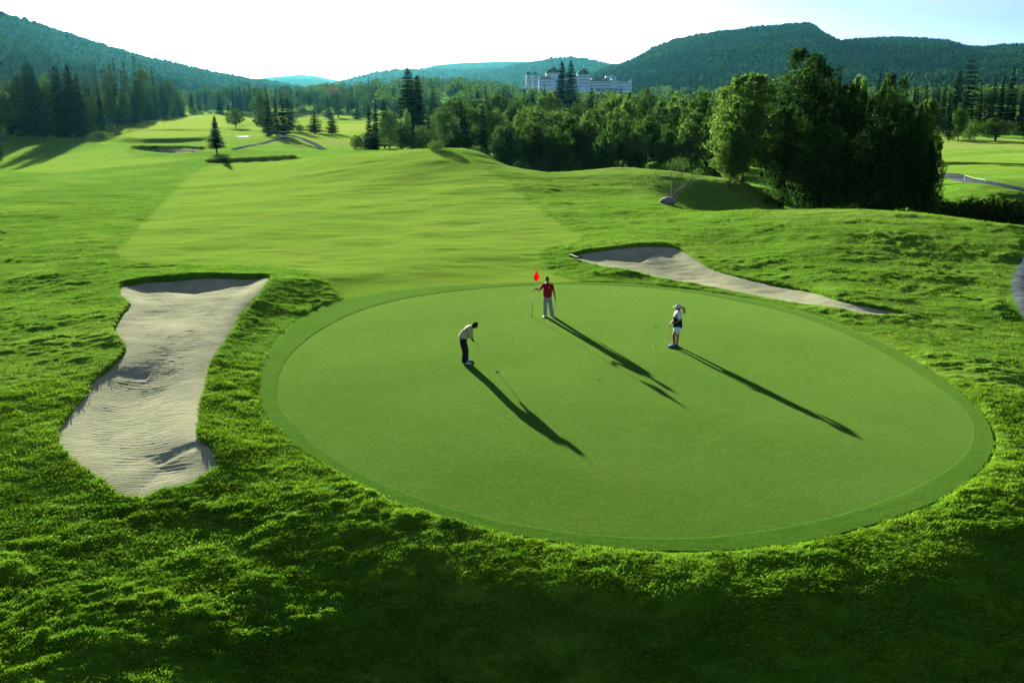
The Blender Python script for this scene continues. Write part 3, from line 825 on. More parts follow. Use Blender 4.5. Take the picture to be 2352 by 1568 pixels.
CATN = {'spruce': ('spruce_tree', 'spruce tree'), 'slim': ('spruce_tree', 'spruce tree'), 'hazeslim': ('spruce_tree', 'spruce tree'), 'pine': ('pine_tree', 'pine tree'), 'leafy': ('leafy_tree', 'tree'), 'pale': ('leafy_tree', 'tree'),
        'rusty': ('leafy_tree', 'tree'), 'bush': ('shrub', 'shrub'), 'paleb': ('shrub', 'shrub'), 'bigleaf': ('leafy_tree', 'tree'), 'bigpale': ('leafy_tree', 'tree'), 'finespruce': ('spruce_tree', 'spruce tree'), 'lonespruce': ('spruce_tree', 'spruce tree')}
NTREE = [0]
def tree(px, top, kind, label, D=None, base=None, w=None, group=None, variant=None, xyz=None):
    "a tree whose foot stands in column px at depth D (or on the ground seen at px,base) and whose tip reaches row top"
    if xyz is not None: x, y, z = xyz
    elif base is not None: x, y, z = ground_at(px, base)
    else:
        x, y, _ = H_(px, D, -4); z = gz(x, y)
    # tip height from the sight line at this depth
    tz = V_(px, top, y)[2]
    H = max(0.6, tz - z)
    k = NTREE[0]; NTREE[0] += 1
    tm, cm, ph, pw = PROTO[kind][(k if variant is None else variant) % len(PROTO[kind])]
    sh = H / ph
    sw = sh if w is None else (w / FPX * y) / pw
    if w is None: sw = sh * random.uniform(.88, 1.12)
    nm, cat = CATN[kind]
    r = empty(nm, (x, y, z - .05), random.uniform(0, 6.28)); r.scale = (sw, sw, sh)
    tag(r, label, cat, group)
    for mm, pn in ((tm, 'trunk'), (cm, 'crown')):
        o = bpy.data.objects.new(pn, mm); C.objects.link(o); o.parent = r
    return r
# ------------------------------------------------------------------ hills: ridge profiles read along the skyline, each at its own distance
def interp_prof(prof, px):
    p = np.array(prof, float); return np.interp(px, p[:, 0], p[:, 1])

t = NT('hill_forest')
n1 = t.noise(0.004, 5, t.pos()); n2 = t.noise(0.05, 4, t.pos())
c = t.mix(t.step(n1, .42, .62), (0.004, 0.016, 0.008), (0.010, 0.030, 0.012))
c = t.mix(t.step(n2, .4, .7), c, (0.006, 0.020, 0.008))
M_HILL = t.surf(c, 1.0, t.bump(n2, 1.0, 12.0), spec=0)
M_HTREE = leaf_mat('hill_trees', [(0, (0.004, 0.018, 0.008)), (0.5, (0.008, 0.030, 0.012)), (1, (0.018, 0.050, 0.016))], .15, .8)
M_HTREE2 = leaf_mat('hill_leafy_trees', [(0, (0.016, 0.050, 0.014)), (0.5, (0.034, 0.085, 0.018)), (1, (0.065, 0.13, 0.03))], .2, .8)

def hill(name, prof, dist, foot, px0, px1, ncol, nrow, seed, spur=0.12, expo=1.25, ntree=0, tree_h=12.0, pale=0.3):
    px = np.linspace(px0, px1, ncol)
    yr = interp_prof(prof, px); Dc = interp_prof(dist, px); Df = interp_prof(foot, px)
    crest = np.array([V_(a, b, d) for a, b, d in zip(px, yr, Dc)])
    crest[:, 2] -= tree_h * .7
    s = np.concatenate([np.linspace(0, 1, nrow), [1.04, 1.10, 1.25, 1.6, 2.2]])
    P = np.zeros((len(s), ncol, 3))
    slope = crest[:, 0] / crest[:, 1]
    for i, v in enumerate(s):
        D = Df + (Dc - Df) * v
        e = v ** expo if v <= 1 else 1 - (v - 1) * 0.8
        z = -9 + (crest[:, 2] + 9) * e
        x = slope * D
        hh = np.maximum(crest[:, 2], 20)
        nz = fbm(x / 420.0 + seed, D / 420.0, 4, seed) * spur * hh * (4 * v * (1 - v) if v < 1 else 0) * 1.4
        P[i, :, 0] = x; P[i, :, 1] = D; P[i, :, 2] = z + nz
    n, m = len(s), ncol
    i, j = np.meshgrid(np.arange(n - 1), np.arange(m - 1), indexing='ij')
    F = np.stack([i * m + j, i * m + j + 1, (i + 1) * m + j + 1, (i + 1) * m + j], -1).reshape(-1, 4)
    tag(mesh_np(name, P.reshape(-1, 3), F, M_HILL, None, True), kind='structure')
    if ntree:
        g = np.random.default_rng(seed)
        V = []; F2 = []; mi = []
        a = g.uniform(0, m - 1.001, ntree)
        b = (nrow - 1) * g.uniform(0.0, 1.0, ntree) ** .62
        k = int(ntree * .12); b[:k] = (nrow - 1) * g.uniform(.985, 1.0, k)
        i0 = b.astype(int); j0 = a.astype(int); fi = (b - i0)[:, None]; fj = (a - j0)[:, None]
        pos = (P[i0, j0] * (1 - fi) + P[np.minimum(i0 + 1, n - 1), j0] * fi) * (1 - fj) + (P[i0, j0 + 1] * (1 - fi) + P[np.minimum(i0 + 1, n - 1), j0 + 1] * fi) * fj
        con = (fbm(pos[:, 0] / 230, pos[:, 1] / 330, 4, seed + 3) + .4 * g.normal(0, .5, ntree)) > (pale - .5) * 1.2
        h = tree_h * g.uniform(.6, 1.25, ntree); h[:k] *= g.uniform(.7, 1.35, k)
        w = np.where(con, h * .30, h * .50)
        # template: 6-sided lumpy bodies, three rings
        rings_c = [(0.0, 1.0), (.45, .62), (1.0, .04)]; rings_d = [(0.05, .55), (.55, 1.0), (1.0, .35)]
        K = 6; rot = g.uniform(0, 6.28, ntree)
        verts = np.zeros((ntree, 3 * K, 3), np.float32)
        for q in range(3):
            zc = np.where(con, rings_c[q][0], rings_d[q][0]); rc_ = np.where(con, rings_c[q][1], rings_d[q][1])
            for kk in range(K):
                an = rot + kk * 2 * math.pi / K; rad = w * rc_ * g.uniform(.65, 1.3, ntree)
                verts[:, q * K + kk, 0] = pos[:, 0] + np.cos(an) * rad
                verts[:, q * K + kk, 1] = pos[:, 1] + np.sin(an) * rad
                verts[:, q * K + kk, 2] = pos[:, 2] + h * zc * g.uniform(.9, 1.05, ntree)
        f = []
        for q in range(2):
            for kk in range(K): f.append((q * K + kk, q * K + (kk + 1) % K, (q + 1) * K + (kk + 1) % K, (q + 1) * K + kk))
        f.append((2 * K, 2 * K + 1, 2 * K + 2, 2 * K + 3)); f.append((2 * K, 2 * K + 3, 2 * K + 4, 2 * K + 5))
        f = np.array(f)
        F2 = (np.arange(ntree)[:, None, None] * (3 * K) + f[None]).reshape(-1, 4)
        mi = np.repeat(np.where(con, 0, 1), len(f))
        return mesh_np('hill_forest', verts.reshape(-1, 3), F2, mats=[M_HTREE, M_HTREE2], midx=mi)

o = hill('hill', [(-700, -90), (-300, -28), (0, 32), (60, 50), (100, 62), (140, 74), (200, 92), (260, 112), (300, 124), (400, 147), (500, 170), (600, 186), (690, 201), (760, 212)],
     [(-700, 1500), (0, 1900), (400, 2600), (760, 3400)], [(-700, 650), (0, 760), (400, 1100), (760, 1900)], -700, 760, 240, 70, 5, .16, 1.15, 38000, 9, .45)
tag(o, 'hazy green forest covering the long hillside at the left', 'forest', kind='stuff')
o = hill('hill', [(1240, 214), (1300, 200), (1340, 182), (1385, 160), (1420, 150), (1460, 136), (1500, 113), (1550, 94), (1602, 83), (1680, 71), (1741, 63), (1800, 60), (1840, 56), (1857, 55), (1870, 59), (1888, 74), (1912, 86), (1932, 94), (1960, 90), (1993, 88), (2062, 87), (2130, 89), (2181, 94), (2225, 107), (2252, 109), (2300, 104), (2352, 102), (2700, 90), (3100, 120)],
     [(1240, 2500), (1500, 3000), (1860, 3300), (1940, 3600), (3100, 3600)], [(1240, 1900), (1500, 1300), (1900, 1000), (3100, 1000)], 1240, 3100, 330, 70, 9, .14, 1.25, 60000, 9.5, .38)
tag(o, 'dark teal forest covering the big flat-topped mountain at the right', 'forest', kind='stuff')
o = hill('hill', [(700, 208), (770, 190), (800, 182), (850, 170), (900, 163), (960, 161), (1050, 163), (1150, 158), (1230, 141), (1290, 132), (1340, 136), (1400, 150), (1500, 172), (1620, 190)],
     [(700, 5600), (1620, 5200)], [(700, 3300), (1620, 3300)], 700, 1620, 160, 40, 13, .12, 1.2, 14000, 15, .5)
tag(o, 'pale blue-green forest on the distant ridge behind the white hotel', 'forest', kind='stuff')
hill('hill', [(860, 190), (930, 166), (1000, 147), (1060, 142), (1150, 139), (1250, 140), (1350, 142), (1440, 146), (1560, 160)], [(860, 8000), (1560, 8000)], [(860, 6000), (1560, 6000)], 860, 1560, 120, 20, 17, .05, 1.2)
hill('hill', [(480, 200), (560, 184), (620, 175), (690, 169), (730, 173), (770, 182), (860, 192), (950, 200)], [(480, 9500), (950, 9500)], [(480, 7000), (950, 7000)], 480, 950, 90, 20, 19, .05, 1.2)
hill('hill', [(560, 206), (600, 186), (640, 177), (700, 178), (760, 186), (800, 192), (900, 205)], [(560, 7000), (900, 7000)], [(560, 5000), (900, 5000)], 560, 900, 80, 20, 23, .05, 1.2)
# ------------------------------------------------------------------ trees: where they stand
LW = 'dark conifers along the left edge of the fairway'
for px, top, base, w, kd, v, lab in [
    (81, 143, 315, 96, 'finespruce', 0, 'tallest broad dark spruce of the cluster casting long shadows on the left fairway'),
    (100, 188, 317, 40, 'finespruce', 1, 'shorter dark spruce just right of the broad tallest spruce at far left'),
    (54, 172, 305, 60, 'finespruce', 1, 'ragged dark spruce at the left end of the foreground spruce cluster'),
    (144, 149, 318, 70, 'finespruce', 0, 'dense black-green spruce with a bare lower trunk, middle of the left cluster'),
    (172, 147, 319, 60, 'finespruce', 1, 'open-branched spruce right of the dense black-green one in the left cluster'),
    (190, 172, 317, 52, 'finespruce', 0, 'rightmost shaggy spruce of the foreground cluster on the left fairway edge'),
    (154, 200, 319, 34, 'spruce', 0, 'small spruce tucked between the two middle spruces of the left cluster')]:
    tree(px, top, kd, lab, base=base, w=w, group=LW, variant=v)
tree(498, 267, 'lonespruce', 'small lone spruce with a bare trunk standing alone beside the fairway', base=351, w=46)
for px, top, base, w, kd, lab in [
    (282, 269, 284, 27, 'paleb', 'rounded pale shrub at the edge of the left wood'),
    (419, 233, 263, 20, 'paleb', 'light round tree at the right tip of the left wood'),
    (446, 247, 263, 22, 'bush', 'dark round shrub beside the light round tree at the meadow head'),
    (470, 238, 257, 40, 'paleb', 'pale low willow thicket at the head of the left meadow'),
    (542, 251, 296, 36, 'leafy', 'bushy round tree alone in the meadow right of the lone spruce'),
    (690, 287, 304, 22, 'bush', 'dark round bush at the right foot of the meadow copse'),
    (695, 243, 262, 28, 'paleb', 'bright leaning bush on the far meadow edge behind the copse'),
    (606, 250, 300, 44, 'leafy', 'rounded leafy tree on the left flank of the meadow copse'),
    (600, 208, 285, 44, 'leafy', 'tall pale leafy tree rising behind the left of the meadow copse'),
    (732, 238, 263, 30, 'leafy', 'round leafy tree on the far side of the second meadow'),
    (777, 206, 271, 46, 'pine', 'tall grey-green pine between the two meadows, beside the small spruce'),
    (802, 211, 262, 48, 'leafy', 'dark dome-shaped tree on the far edge of the second meadow'),
    (765, 198, 250, 40, 'rusty', 'rust-coloured leafless-looking tree in the far wood')]:
    tree(px, top, kd, lab, base=base, w=w)
for px, top, base, w, kd, lab in [
    (505, 208, 263, 28, 'spruce', 'dark spruce standing alone among shrubs at the head of the left meadow'),
    (619, 216, 314, 36, 'spruce', 'leftmost spruce of the meadow copse, branches reaching the ground'),
    (636, 228, 312, 26, 'slim', 'thin spruce second from the left in the meadow copse'),
    (652, 214, 316, 40, 'spruce', 'broad spruce in the middle of the meadow copse'),
    (674, 216, 302, 36, 'pine', 'bare-trunked conifer at the right of the meadow copse'),
    (665, 225, 303, 26, 'slim', 'slim conifer just left of the bare-trunked one in the copse'),
    (724, 250, 307, 48, 'spruce', 'wide dark spruce in the meadow right of the copse'),
    (763, 256, 308, 38, 'spruce', 'small tiered spruce right of the wide dark meadow spruce'),
    (755, 227, 273, 24, 'spruce', 'narrow spruce farther off between the two meadow spruces'),
    (821, 233, 275, 32, 'spruce', 'spruce standing on the far meadow left of the big treeline'),
    (838, 229, 270, 34, 'leafy', 'leafy tree on the far meadow beside the lone far spruce')]:
    tree(px, top, kd, lab, base=base, w=w)
# group of dark spruces far across the meadow
for i, (px, top) in enumerate([(537, 193), (546, 200), (553, 188), (563, 190), (576, 193), (588, 199), (597, 194)]):
    tree(px, top, 'spruce', 'dark spruce in the far dense clump behind the meadow copse', base=259, w=19, group='far clump of dark spruces')

# left wood
def edge_left(px): return float(np.interp(px, [-60, 0, 240, 330, 425], [300, 310, 335, 430, 610]))
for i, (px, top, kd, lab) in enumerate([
    (58, 129, 'hazeslim', 'hazy tall spruce tip rising above the broad spruce at far left'),
    (129, 140, 'hazeslim', 'hazy spruce tip between the first two dark spruces of the left cluster'),
    (209, 131, 'hazeslim', 'tall thin spruce just right of the foreground cluster on the left'),
    (232, 132, 'hazeslim', 'second tall thin spruce right of the foreground cluster on the left'),
    (266, 131, 'hazeslim', 'left one of a close pair of tall thin spruces in the left wood'),
    (275, 131, 'hazeslim', 'right one of a close pair of tall thin spruces in the left wood'),
    (295, 136, 'hazeslim', 'slim spruce left of the tallest narrow spruce in the left wood'),
    (319, 124, 'hazeslim', 'tallest narrow spruce near the right end of the left wood'),
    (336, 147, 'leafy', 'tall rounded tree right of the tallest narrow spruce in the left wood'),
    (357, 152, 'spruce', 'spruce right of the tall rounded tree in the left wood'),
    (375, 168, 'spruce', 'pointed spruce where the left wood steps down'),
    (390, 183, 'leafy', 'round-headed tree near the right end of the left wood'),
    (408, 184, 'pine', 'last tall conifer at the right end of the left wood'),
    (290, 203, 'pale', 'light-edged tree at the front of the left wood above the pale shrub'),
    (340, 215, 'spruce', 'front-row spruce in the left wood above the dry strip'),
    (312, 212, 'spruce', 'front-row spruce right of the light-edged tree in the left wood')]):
    e = edge_left(px); tree(px, top, kd, lab, D=e + (25 if top < 200 else 8), group='trees of the left wood', w={'hazeslim': 18, 'slim': 17, 'leafy': 36, 'spruce': 28, 'pine': 30, 'pale': 30}[kd])
tree(4, 205, 'pale', 'light green tree at the left border below the hillside', D=300, w=60)
tree(27, 190, 'leafy', 'bushy green tree behind the ragged spruce at far left', D=330, w=40)
tree(112, 205, 'pale', 'light leafy tree showing between the first two dark spruces', D=345, w=40)
tree(207, 222, 'leafy', 'leafy tree right behind the rightmost spruce of the foreground cluster', D=325, w=36)
topl = [(-60, 135), (0, 145), (60, 140), (130, 150), (200, 140), (270, 140), (320, 142), (345, 152), (375, 172), (410, 192), (425, 205)]
g = np.random.default_rng(4)
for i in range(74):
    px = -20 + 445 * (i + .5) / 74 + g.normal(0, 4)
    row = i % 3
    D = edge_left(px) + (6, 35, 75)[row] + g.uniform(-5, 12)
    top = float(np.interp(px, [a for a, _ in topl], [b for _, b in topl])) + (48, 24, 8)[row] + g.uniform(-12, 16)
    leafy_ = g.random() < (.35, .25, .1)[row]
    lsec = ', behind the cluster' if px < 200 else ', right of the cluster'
    kd = 'leafy' if leafy_ else ('spruce', 'hazeslim', 'hazeslim')[row]
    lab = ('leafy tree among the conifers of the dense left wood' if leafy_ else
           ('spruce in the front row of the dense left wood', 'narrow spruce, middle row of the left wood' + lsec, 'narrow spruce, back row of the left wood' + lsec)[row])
    tree(px, top, kd, lab, D=D, group='trees of the left wood', w={'leafy': 32, 'spruce': 24, 'hazeslim': 17}[kd] * (1.0 if px < 330 else .8))
# undergrowth along the left wood
for px, base, w, top in [(231, 318, 60, 303), (265, 312, 50, 304), (205, 300, 40, 285), (288, 290, 44, 284), (240, 290, 40, 275), (30, 300, 70, 262), (0, 330, 34, 292), (340, 272, 60, 262), (395, 266, 50, 257), (175, 308, 60, 292), (118, 308, 50, 290)]:
    tree(px, top, 'bush', 'dark low shrub along the foot of the left wood', base=base, w=w, group='undergrowth of the left wood')

# valley wood behind the meadows
for i in range(56):
    px = 425 + 445 * (i + .5) / 56 + g.normal(0, 4)
    row = i % 2
    D = (720, 860)[row] + g.uniform(-20, 50)
    top = (212, 201)[row] + g.uniform(-8, 10)
    kd = 'leafy' if g.random() < .6 else 'spruce'
    tree(px, top, kd, {'leafy': 'round leafy tree in the valley wood', 'spruce': 'spruce in the valley wood'}[kd] + (' left' if px < 640 else ' right') + ' of the copse', D=D,
         group='valley wood behind the meadows', w={'leafy': 30, 'spruce': 17}[kd])

# treeline right of the big fairway mound
TL = 'treeline behind the fairway mound'
for px, top, D, w, kd, lab in [
    (941, 154, 262, 88, 'finespruce', 'towering shaggy spruce with a sharp tip left of centre, taller than its neighbours'),
    (962, 172, 268, 62, 'finespruce', 'second leader of the towering spruce clump leaning right left of centre'),
    (866, 224, 215, 30, 'spruce', 'spruce in the treeline left of the towering spruce'),
    (884, 229, 225, 34, 'spruce', 'spruce close to the left side of the towering spruce'),
    (851, 241, 205, 32, 'spruce', 'spruce at the left end of the treeline behind the mound'),
    (862, 284, 178, 34, 'spruce', 'small blue-green spruce low at the left end of the treeline'),
    (896, 256, 200, 44, 'leafy', 'round leafy tree low in front of the towering spruce'),
    (936, 250, 210, 22, 'pale', 'small pale-leaved tree glowing in front of the towering spruce'),
    (955, 247, 205, 40, 'spruce', 'dark spruce directly below the towering spruce'),
    (985, 258, 200, 36, 'spruce', 'dark spruce right below the towering spruce'),
    (995, 197, 420, 36, 'spruce', 'distant spruce just right of the towering spruce'),
    (925, 285, 185, 50, 'leafy', 'dark leafy tree at the mound foot under the towering spruce'),
    (970, 290, 185, 44, 'leafy', 'dark leafy tree at the mound foot right of the towering spruce'),
    (1026, 250, 200, 56, 'leafy', 'grey-green leafy tree right of the gap in the treeline'),
    (1060, 221, 225, 28, 'spruce', 'dark spruce rising right of the gap in the treeline'),
    (1075, 236, 230, 40, 'leafy', 'leafy tree between two spruces right of the gap'),
    (1098, 208, 330, 24, 'slim', 'slim far spruce in the treeline left of the hotel wood'),
    (1110, 246, 190, 40, 'spruce', 'black-green spruce at the front of the treeline left of centre'),
    (1115, 196, 380, 26, 'spruce', 'pointed far spruce in the treeline left of the hotel'),
    (1156, 198, 380, 22, 'spruce', 'pointed far spruce below the left end of the hotel'),
    (1203, 203, 380, 18, 'slim', 'slim dark spruce just below the left hotel tower'),
    (1224, 208, 360, 20, 'slim', 'small dark spruce below the twin left towers of the hotel'),
    (1250, 194, 420, 24, 'spruce', 'dark spruce in front of the left hotel wing'),
    (1289, 140, 450, 52, 'finespruce', 'left one of two giant spruces standing before the white hotel'),
    (1310, 139, 455, 56, 'finespruce', 'right one of two giant spruces standing before the white hotel'),
    (1358, 196, 420, 22, 'spruce', 'dark spruce in front of the right hotel wing'),
    (1424, 198, 430, 16, 'slim', 'thin dark spruce in front of the far right of the hotel'),
    (1402, 203, 440, 10, 'slim', 'tiny spruce tip in front of the hotel arcade'),
    (1307, 226, 330, 20, 'slim', 'slim dark spruce below the right giant spruce'),
    (1330, 220, 340, 18, 'slim', 'slim dark spruce below the hotel ballroom'),
    (1228, 286, 180, 56, 'spruce', 'broad black spruce at the front of the treeline, centre'),
    (1240, 246, 205, 66, 'pale', 'pale rounded tree low left of the treeline centre'),
    (1200, 262, 195, 44, 'leafy', 'leafy tree left of the broad black spruce'),
    (1262, 214, 290, 64, 'leafy', 'broad leafy tree under the hotel left wing'),
    (1302, 270, 190, 64, 'leafy', 'broad crown low in the centre of the treeline'),
    (1355, 236, 215, 70, 'leafy', 'broad leafy tree below the right hotel wing'),
    (1350, 260, 190, 58, 'pale', 'light crown in the middle of the treeline below the hotel'),
    (1404, 213, 240, 60, 'pale', 'bright yellow-green crown right below the hotel arcade'),
    (1442, 215, 245, 46, 'pale', 'bright rounded crown at the right end of the hotel'),
    (1420, 262, 190, 64, 'leafy', 'darker rounded tree under the bright yellow-green crown'),
    (1480, 206, 280, 40, 'leafy', 'pointed leafy tree right of the hotel'),
    (1508, 238, 210, 62, 'leafy', 'rounded leafy tree in the right part of the treeline'),
    (1548, 226, 230, 56, 'pale', 'tall leafy tree in the right part of the treeline'),
    (1604, 212, 215, 84, 'leafy', 'large spreading tree left of the big near clump'),
    (1585, 264, 175, 66, 'pale', 'bright hanging crown under the large spreading tree'),
    (1640, 238, 190, 60, 'leafy', 'leafy tree tucked against the big near clump'),
    (1460, 290, 175, 50, 'leafy', 'low dark tree in the right half of the treeline foot'),
    (1384, 300, 172, 44, 'leafy', 'low dark tree behind the small bright tree'),
    (1170, 292, 175, 46, 'leafy', 'low dark tree left of the broad black spruce'),
    (1270, 306, 172, 44, 'leafy', 'low dark tree right of the broad black spruce'),
    (1530, 300, 172, 50, 'leafy', 'low dark tree at the right of the treeline foot'),
    (1650, 300, 165, 60, 'leafy', 'low dark tree beside the big near clump')]:
    tree(px, top, kd, lab, D=D, w=w, group=TL)
topc = [(980, 255), (1020, 240), (1060, 228), (1110, 222), (1190, 216), (1260, 222), (1330, 236), (1400, 224), (1450, 222), (1500, 216), (1560, 230), (1600, 220), (1670, 232)]
for i in range(60):
    px = 985 + 680 * (i + .5) / 60 + g.normal(0, 6)
    row = i % 3
    D = (178, 225, 300)[row] + g.uniform(-4, 20)
    top = float(np.interp(px, [a for a, _ in topc], [b for _, b in topc])) + (62, 26, 0)[row] + g.uniform(-8, 14)
    sp = g.random() < .3
    side = 'left of' if px < 1290 else 'right of'
    tree(px, top, 'spruce' if sp else ('leafy', 'pale', 'leafy')[row], ('dark spruce' if sp else 'leafy tree') + ' in the treeline %s row, %s the giant spruces' % (('front', 'middle', 'back')[row], side), D=D, w=26 if sp else 58, group=TL)
for px, top, base, w, kd, lab in [
    (1344, 340, 386, 26, 'paleb', 'small bright green sapling against the dark treeline'),
    (1308, 368, 387, 30, 'bush', 'dim low bush left of the small bright sapling'),
    (1004, 322, 346, 40, 'paleb', 'pale shrub at the treeline foot behind the mound crest'),
    (818, 312, 343, 26, 'paleb', 'light bush at the far left foot of the treeline'),
    (838, 306, 345, 32, 'bush', 'bush second from the left at the treeline foot')]:
    tree(px, top, kd, lab, base=base, w=w)
for i in range(16):
    px = 870 + 800 * (i + .5) / 16 + g.normal(0, 8)
    tree(px, 345 + 25 * (px > 1150) + g.uniform(-10, 6), 'bush', 'dark bush in the shade at the foot of the treeline', D=165 + g.uniform(-6, 8) - 8 * (px > 1400), w=54, group='bushes at the treeline foot')

# dark thicket down the river bank at the right
for i in range(17):
    px = 2140 + 280 * (i + .5) / 17 + g.normal(0, 6)
    tree(px, 446 + (px - 2140) * .08 + g.uniform(-5, 18), 'bush', 'dark bush of the shaded river bank below the right-hand path', D=(112, 99)[i % 2] + g.uniform(-3, 3), w=74, group='bushes on the shaded river bank')

# the big clump near the right
BC = 'big near clump of broadleaved trees'
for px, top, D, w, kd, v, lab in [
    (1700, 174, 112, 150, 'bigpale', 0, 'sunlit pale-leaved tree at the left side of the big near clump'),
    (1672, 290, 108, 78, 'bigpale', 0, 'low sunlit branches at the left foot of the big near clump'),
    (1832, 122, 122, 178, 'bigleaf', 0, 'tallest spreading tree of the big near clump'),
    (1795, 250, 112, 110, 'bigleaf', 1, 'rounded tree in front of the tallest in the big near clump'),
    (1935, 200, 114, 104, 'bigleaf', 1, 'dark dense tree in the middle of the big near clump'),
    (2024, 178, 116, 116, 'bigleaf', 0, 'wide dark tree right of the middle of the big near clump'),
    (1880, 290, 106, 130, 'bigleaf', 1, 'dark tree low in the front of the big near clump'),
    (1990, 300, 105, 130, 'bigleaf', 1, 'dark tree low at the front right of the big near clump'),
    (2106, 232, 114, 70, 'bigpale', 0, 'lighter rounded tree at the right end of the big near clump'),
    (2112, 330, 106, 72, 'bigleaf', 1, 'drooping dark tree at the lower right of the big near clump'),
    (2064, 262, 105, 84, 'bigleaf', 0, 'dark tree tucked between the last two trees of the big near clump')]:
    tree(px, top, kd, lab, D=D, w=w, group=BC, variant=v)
tree(1789, 440, 'paleb', 'little sunlit shrub at the dark foot of the big near clump', base=472, w=30)
tree(1760, 452, 'paleb', 'tiny sunlit shrub left of the little one under the big near clump', base=472, w=16)
tree(2003, 163, 'spruce', 'spruce tip poking above the dark trees of the big near clump', D=190, w=30)
tree(1958, 178, 'pale', 'pointed hazy tree behind the big near clump', D=200, w=52)
# right-hand wood
RW = 'conifers of the right-hand wood'
for px, top, D, w, kd, lab in [
    (2214, 130, 330, 96, 'pine', 'big bushy pine towering over the right-hand wood'),
    (2190, 160, 335, 50, 'spruce', 'dark spruce against the left side of the big bushy pine'),
    (2140, 180, 330, 46, 'pine', 'rounded conifer left of the big bushy pine'),
    (2160, 190, 322, 20, 'slim', 'slim spruce left of the big bushy pine'),
    (2272, 174, 330, 30, 'spruce', 'dark spruce right of the big bushy pine'),
    (2291, 170, 325, 26, 'spruce', 'narrow spruce next to the tall one at the right'),
    (2311, 154, 335, 36, 'spruce', 'tallest spruce near the right border'),
    (2343, 190, 320, 26, 'spruce', 'dark spruce at the right border of the wood'),
    (2178, 218, 272, 60, 'pine', 'grey-green bushy conifer in front of the right-hand wood'),
    (2200, 237, 268, 34, 'leafy', 'leaning tree beside the grey-green bushy conifer')]:
    tree(px, top, kd, lab, D=D, w=w, group=RW)
for i in range(38):
    px = 2080 + 300 * (i + .5) / 38 + g.normal(0, 3)
    tree(px, 205 + g.uniform(-14, 16) + 14 * (i % 2), 'slim' if i % 3 else 'spruce', 'slim dark spruce, %s rank of the right-hand wood, %s the pine' % (('front', 'back')[i % 2], 'left of' if px < 2214 else 'right of'), D=(315, 338)[i % 2] + g.uniform(-4, 8), w=20, group=RW)
tree(2228, 276, 'paleb', 'light leaning bush in front of the right-hand wood', base=322, w=44)
tree(2286, 272, 'leafy', 'broad dark round tree in front of the right-hand wood', base=324, w=76)
tree(2352, 262, 'pine', 'small layered pine at the right border on the far fairway', base=318, w=46)
tree(2179, 302, 'paleb', 'small rounded shrub under the grey-green bushy conifer', base=322, w=24)
# spruce whose branch tips enter at the left border
tree(-72, 290, 'finespruce', 'near spruce at the left border, only its branch tips in view', D=62, w=200, variant=1)
tree(-16, 285, 'finespruce', 'dark conifer cut by the left border above the fairway shadow', D=190, w=60, variant=0)

# dark heathery rims of the two far bunkers
for i in range(11):
    tree(312 + 15 * i, 334 + 2 * (i > 6) + g.uniform(-1, 1.5), 'bush', 'dark heather tuft on the rim of the distant left bunker', base=341 + (i > 8) * 2, w=22, group='heather on the far bunker rims')
for i in range(13):
    tree(484 + 15.5 * i, 367 - i * .75 + g.uniform(-1, 1) - 3 * (9 < i < 12), 'bush', 'dark heather tuft on the thin bunker rim below the lone spruce', base=373 - i * .75, w=22, group='heather on the far bunker rims')

# ------------------------------------------------------------------ far wood that reads as one mass
def far_wood(n, seed):
    g = np.random.default_rng(seed)
    protos = [make_spruce(81, h=16, Rb=2.6, levels=11, per=5, sprays=2, size=2.2), make_spruce(82, h=16, Rb=2.2, levels=10, per=5, sprays=2, size=2.2),
              make_leafy(83, leaves=330, size=.75, blobs=14), make_leafy(84, leaves=330, size=.75, blobs=14)]
    px = g.uniform(-150, 2500, n); D = 640 + 900 * g.uniform(0, 1, n) ** 1.2
    x = (px - 1176) / FPX * (D * CT + 14 * ST)
    keep = ~((px > 425) & (px < 870) & (D < 900)) & ~((px > 1185) & (px < 1475) & (D > 1150)) & ~((px > 1010) & (px < 1060) & (D < 800))
    x, D = x[keep], D[keep]; z = base_h(x, D)
    AV, AM = [], []
    for k in range(len(x)):
        p = protos[g.integers(0, 2) if g.random() < .45 else g.integers(2, 4)]
        me = p[1]; nv = len(me.vertices)
        if not hasattr(far_wood, 'c'): far_wood.c = {}
        if me.name not in far_wood.c:
            a = np.empty(nv * 3, np.float32); me.vertices.foreach_get('co', a); far_wood.c[me.name] = a.reshape(-1, 3)
        a = far_wood.c[me.name]; s = g.uniform(.65, 1.1); an = g.uniform(0, 6.28); ca, sa = math.cos(an), math.sin(an)
        AV.append(np.stack([(a[:, 0] * ca - a[:, 1] * sa) * s + x[k], (a[:, 0] * sa + a[:, 1] * ca) * s + D[k], a[:, 2] * s + z[k]], -1))
        AM.append(np.full(nv // 4, 0 if p in protos[:2] else 1))
    V = np.concatenate(AV); F = np.arange(len(V)).reshape(-1, 4)
    o = mesh_np('far_wood', V, F, mats=[M_SPRUCE, M_LEAF], midx=np.concatenate(AM))
    tag(o, 'distant mixed wood covering the valley floor below the mountains', 'wood', kind='stuff')
far_wood(2600, 5)

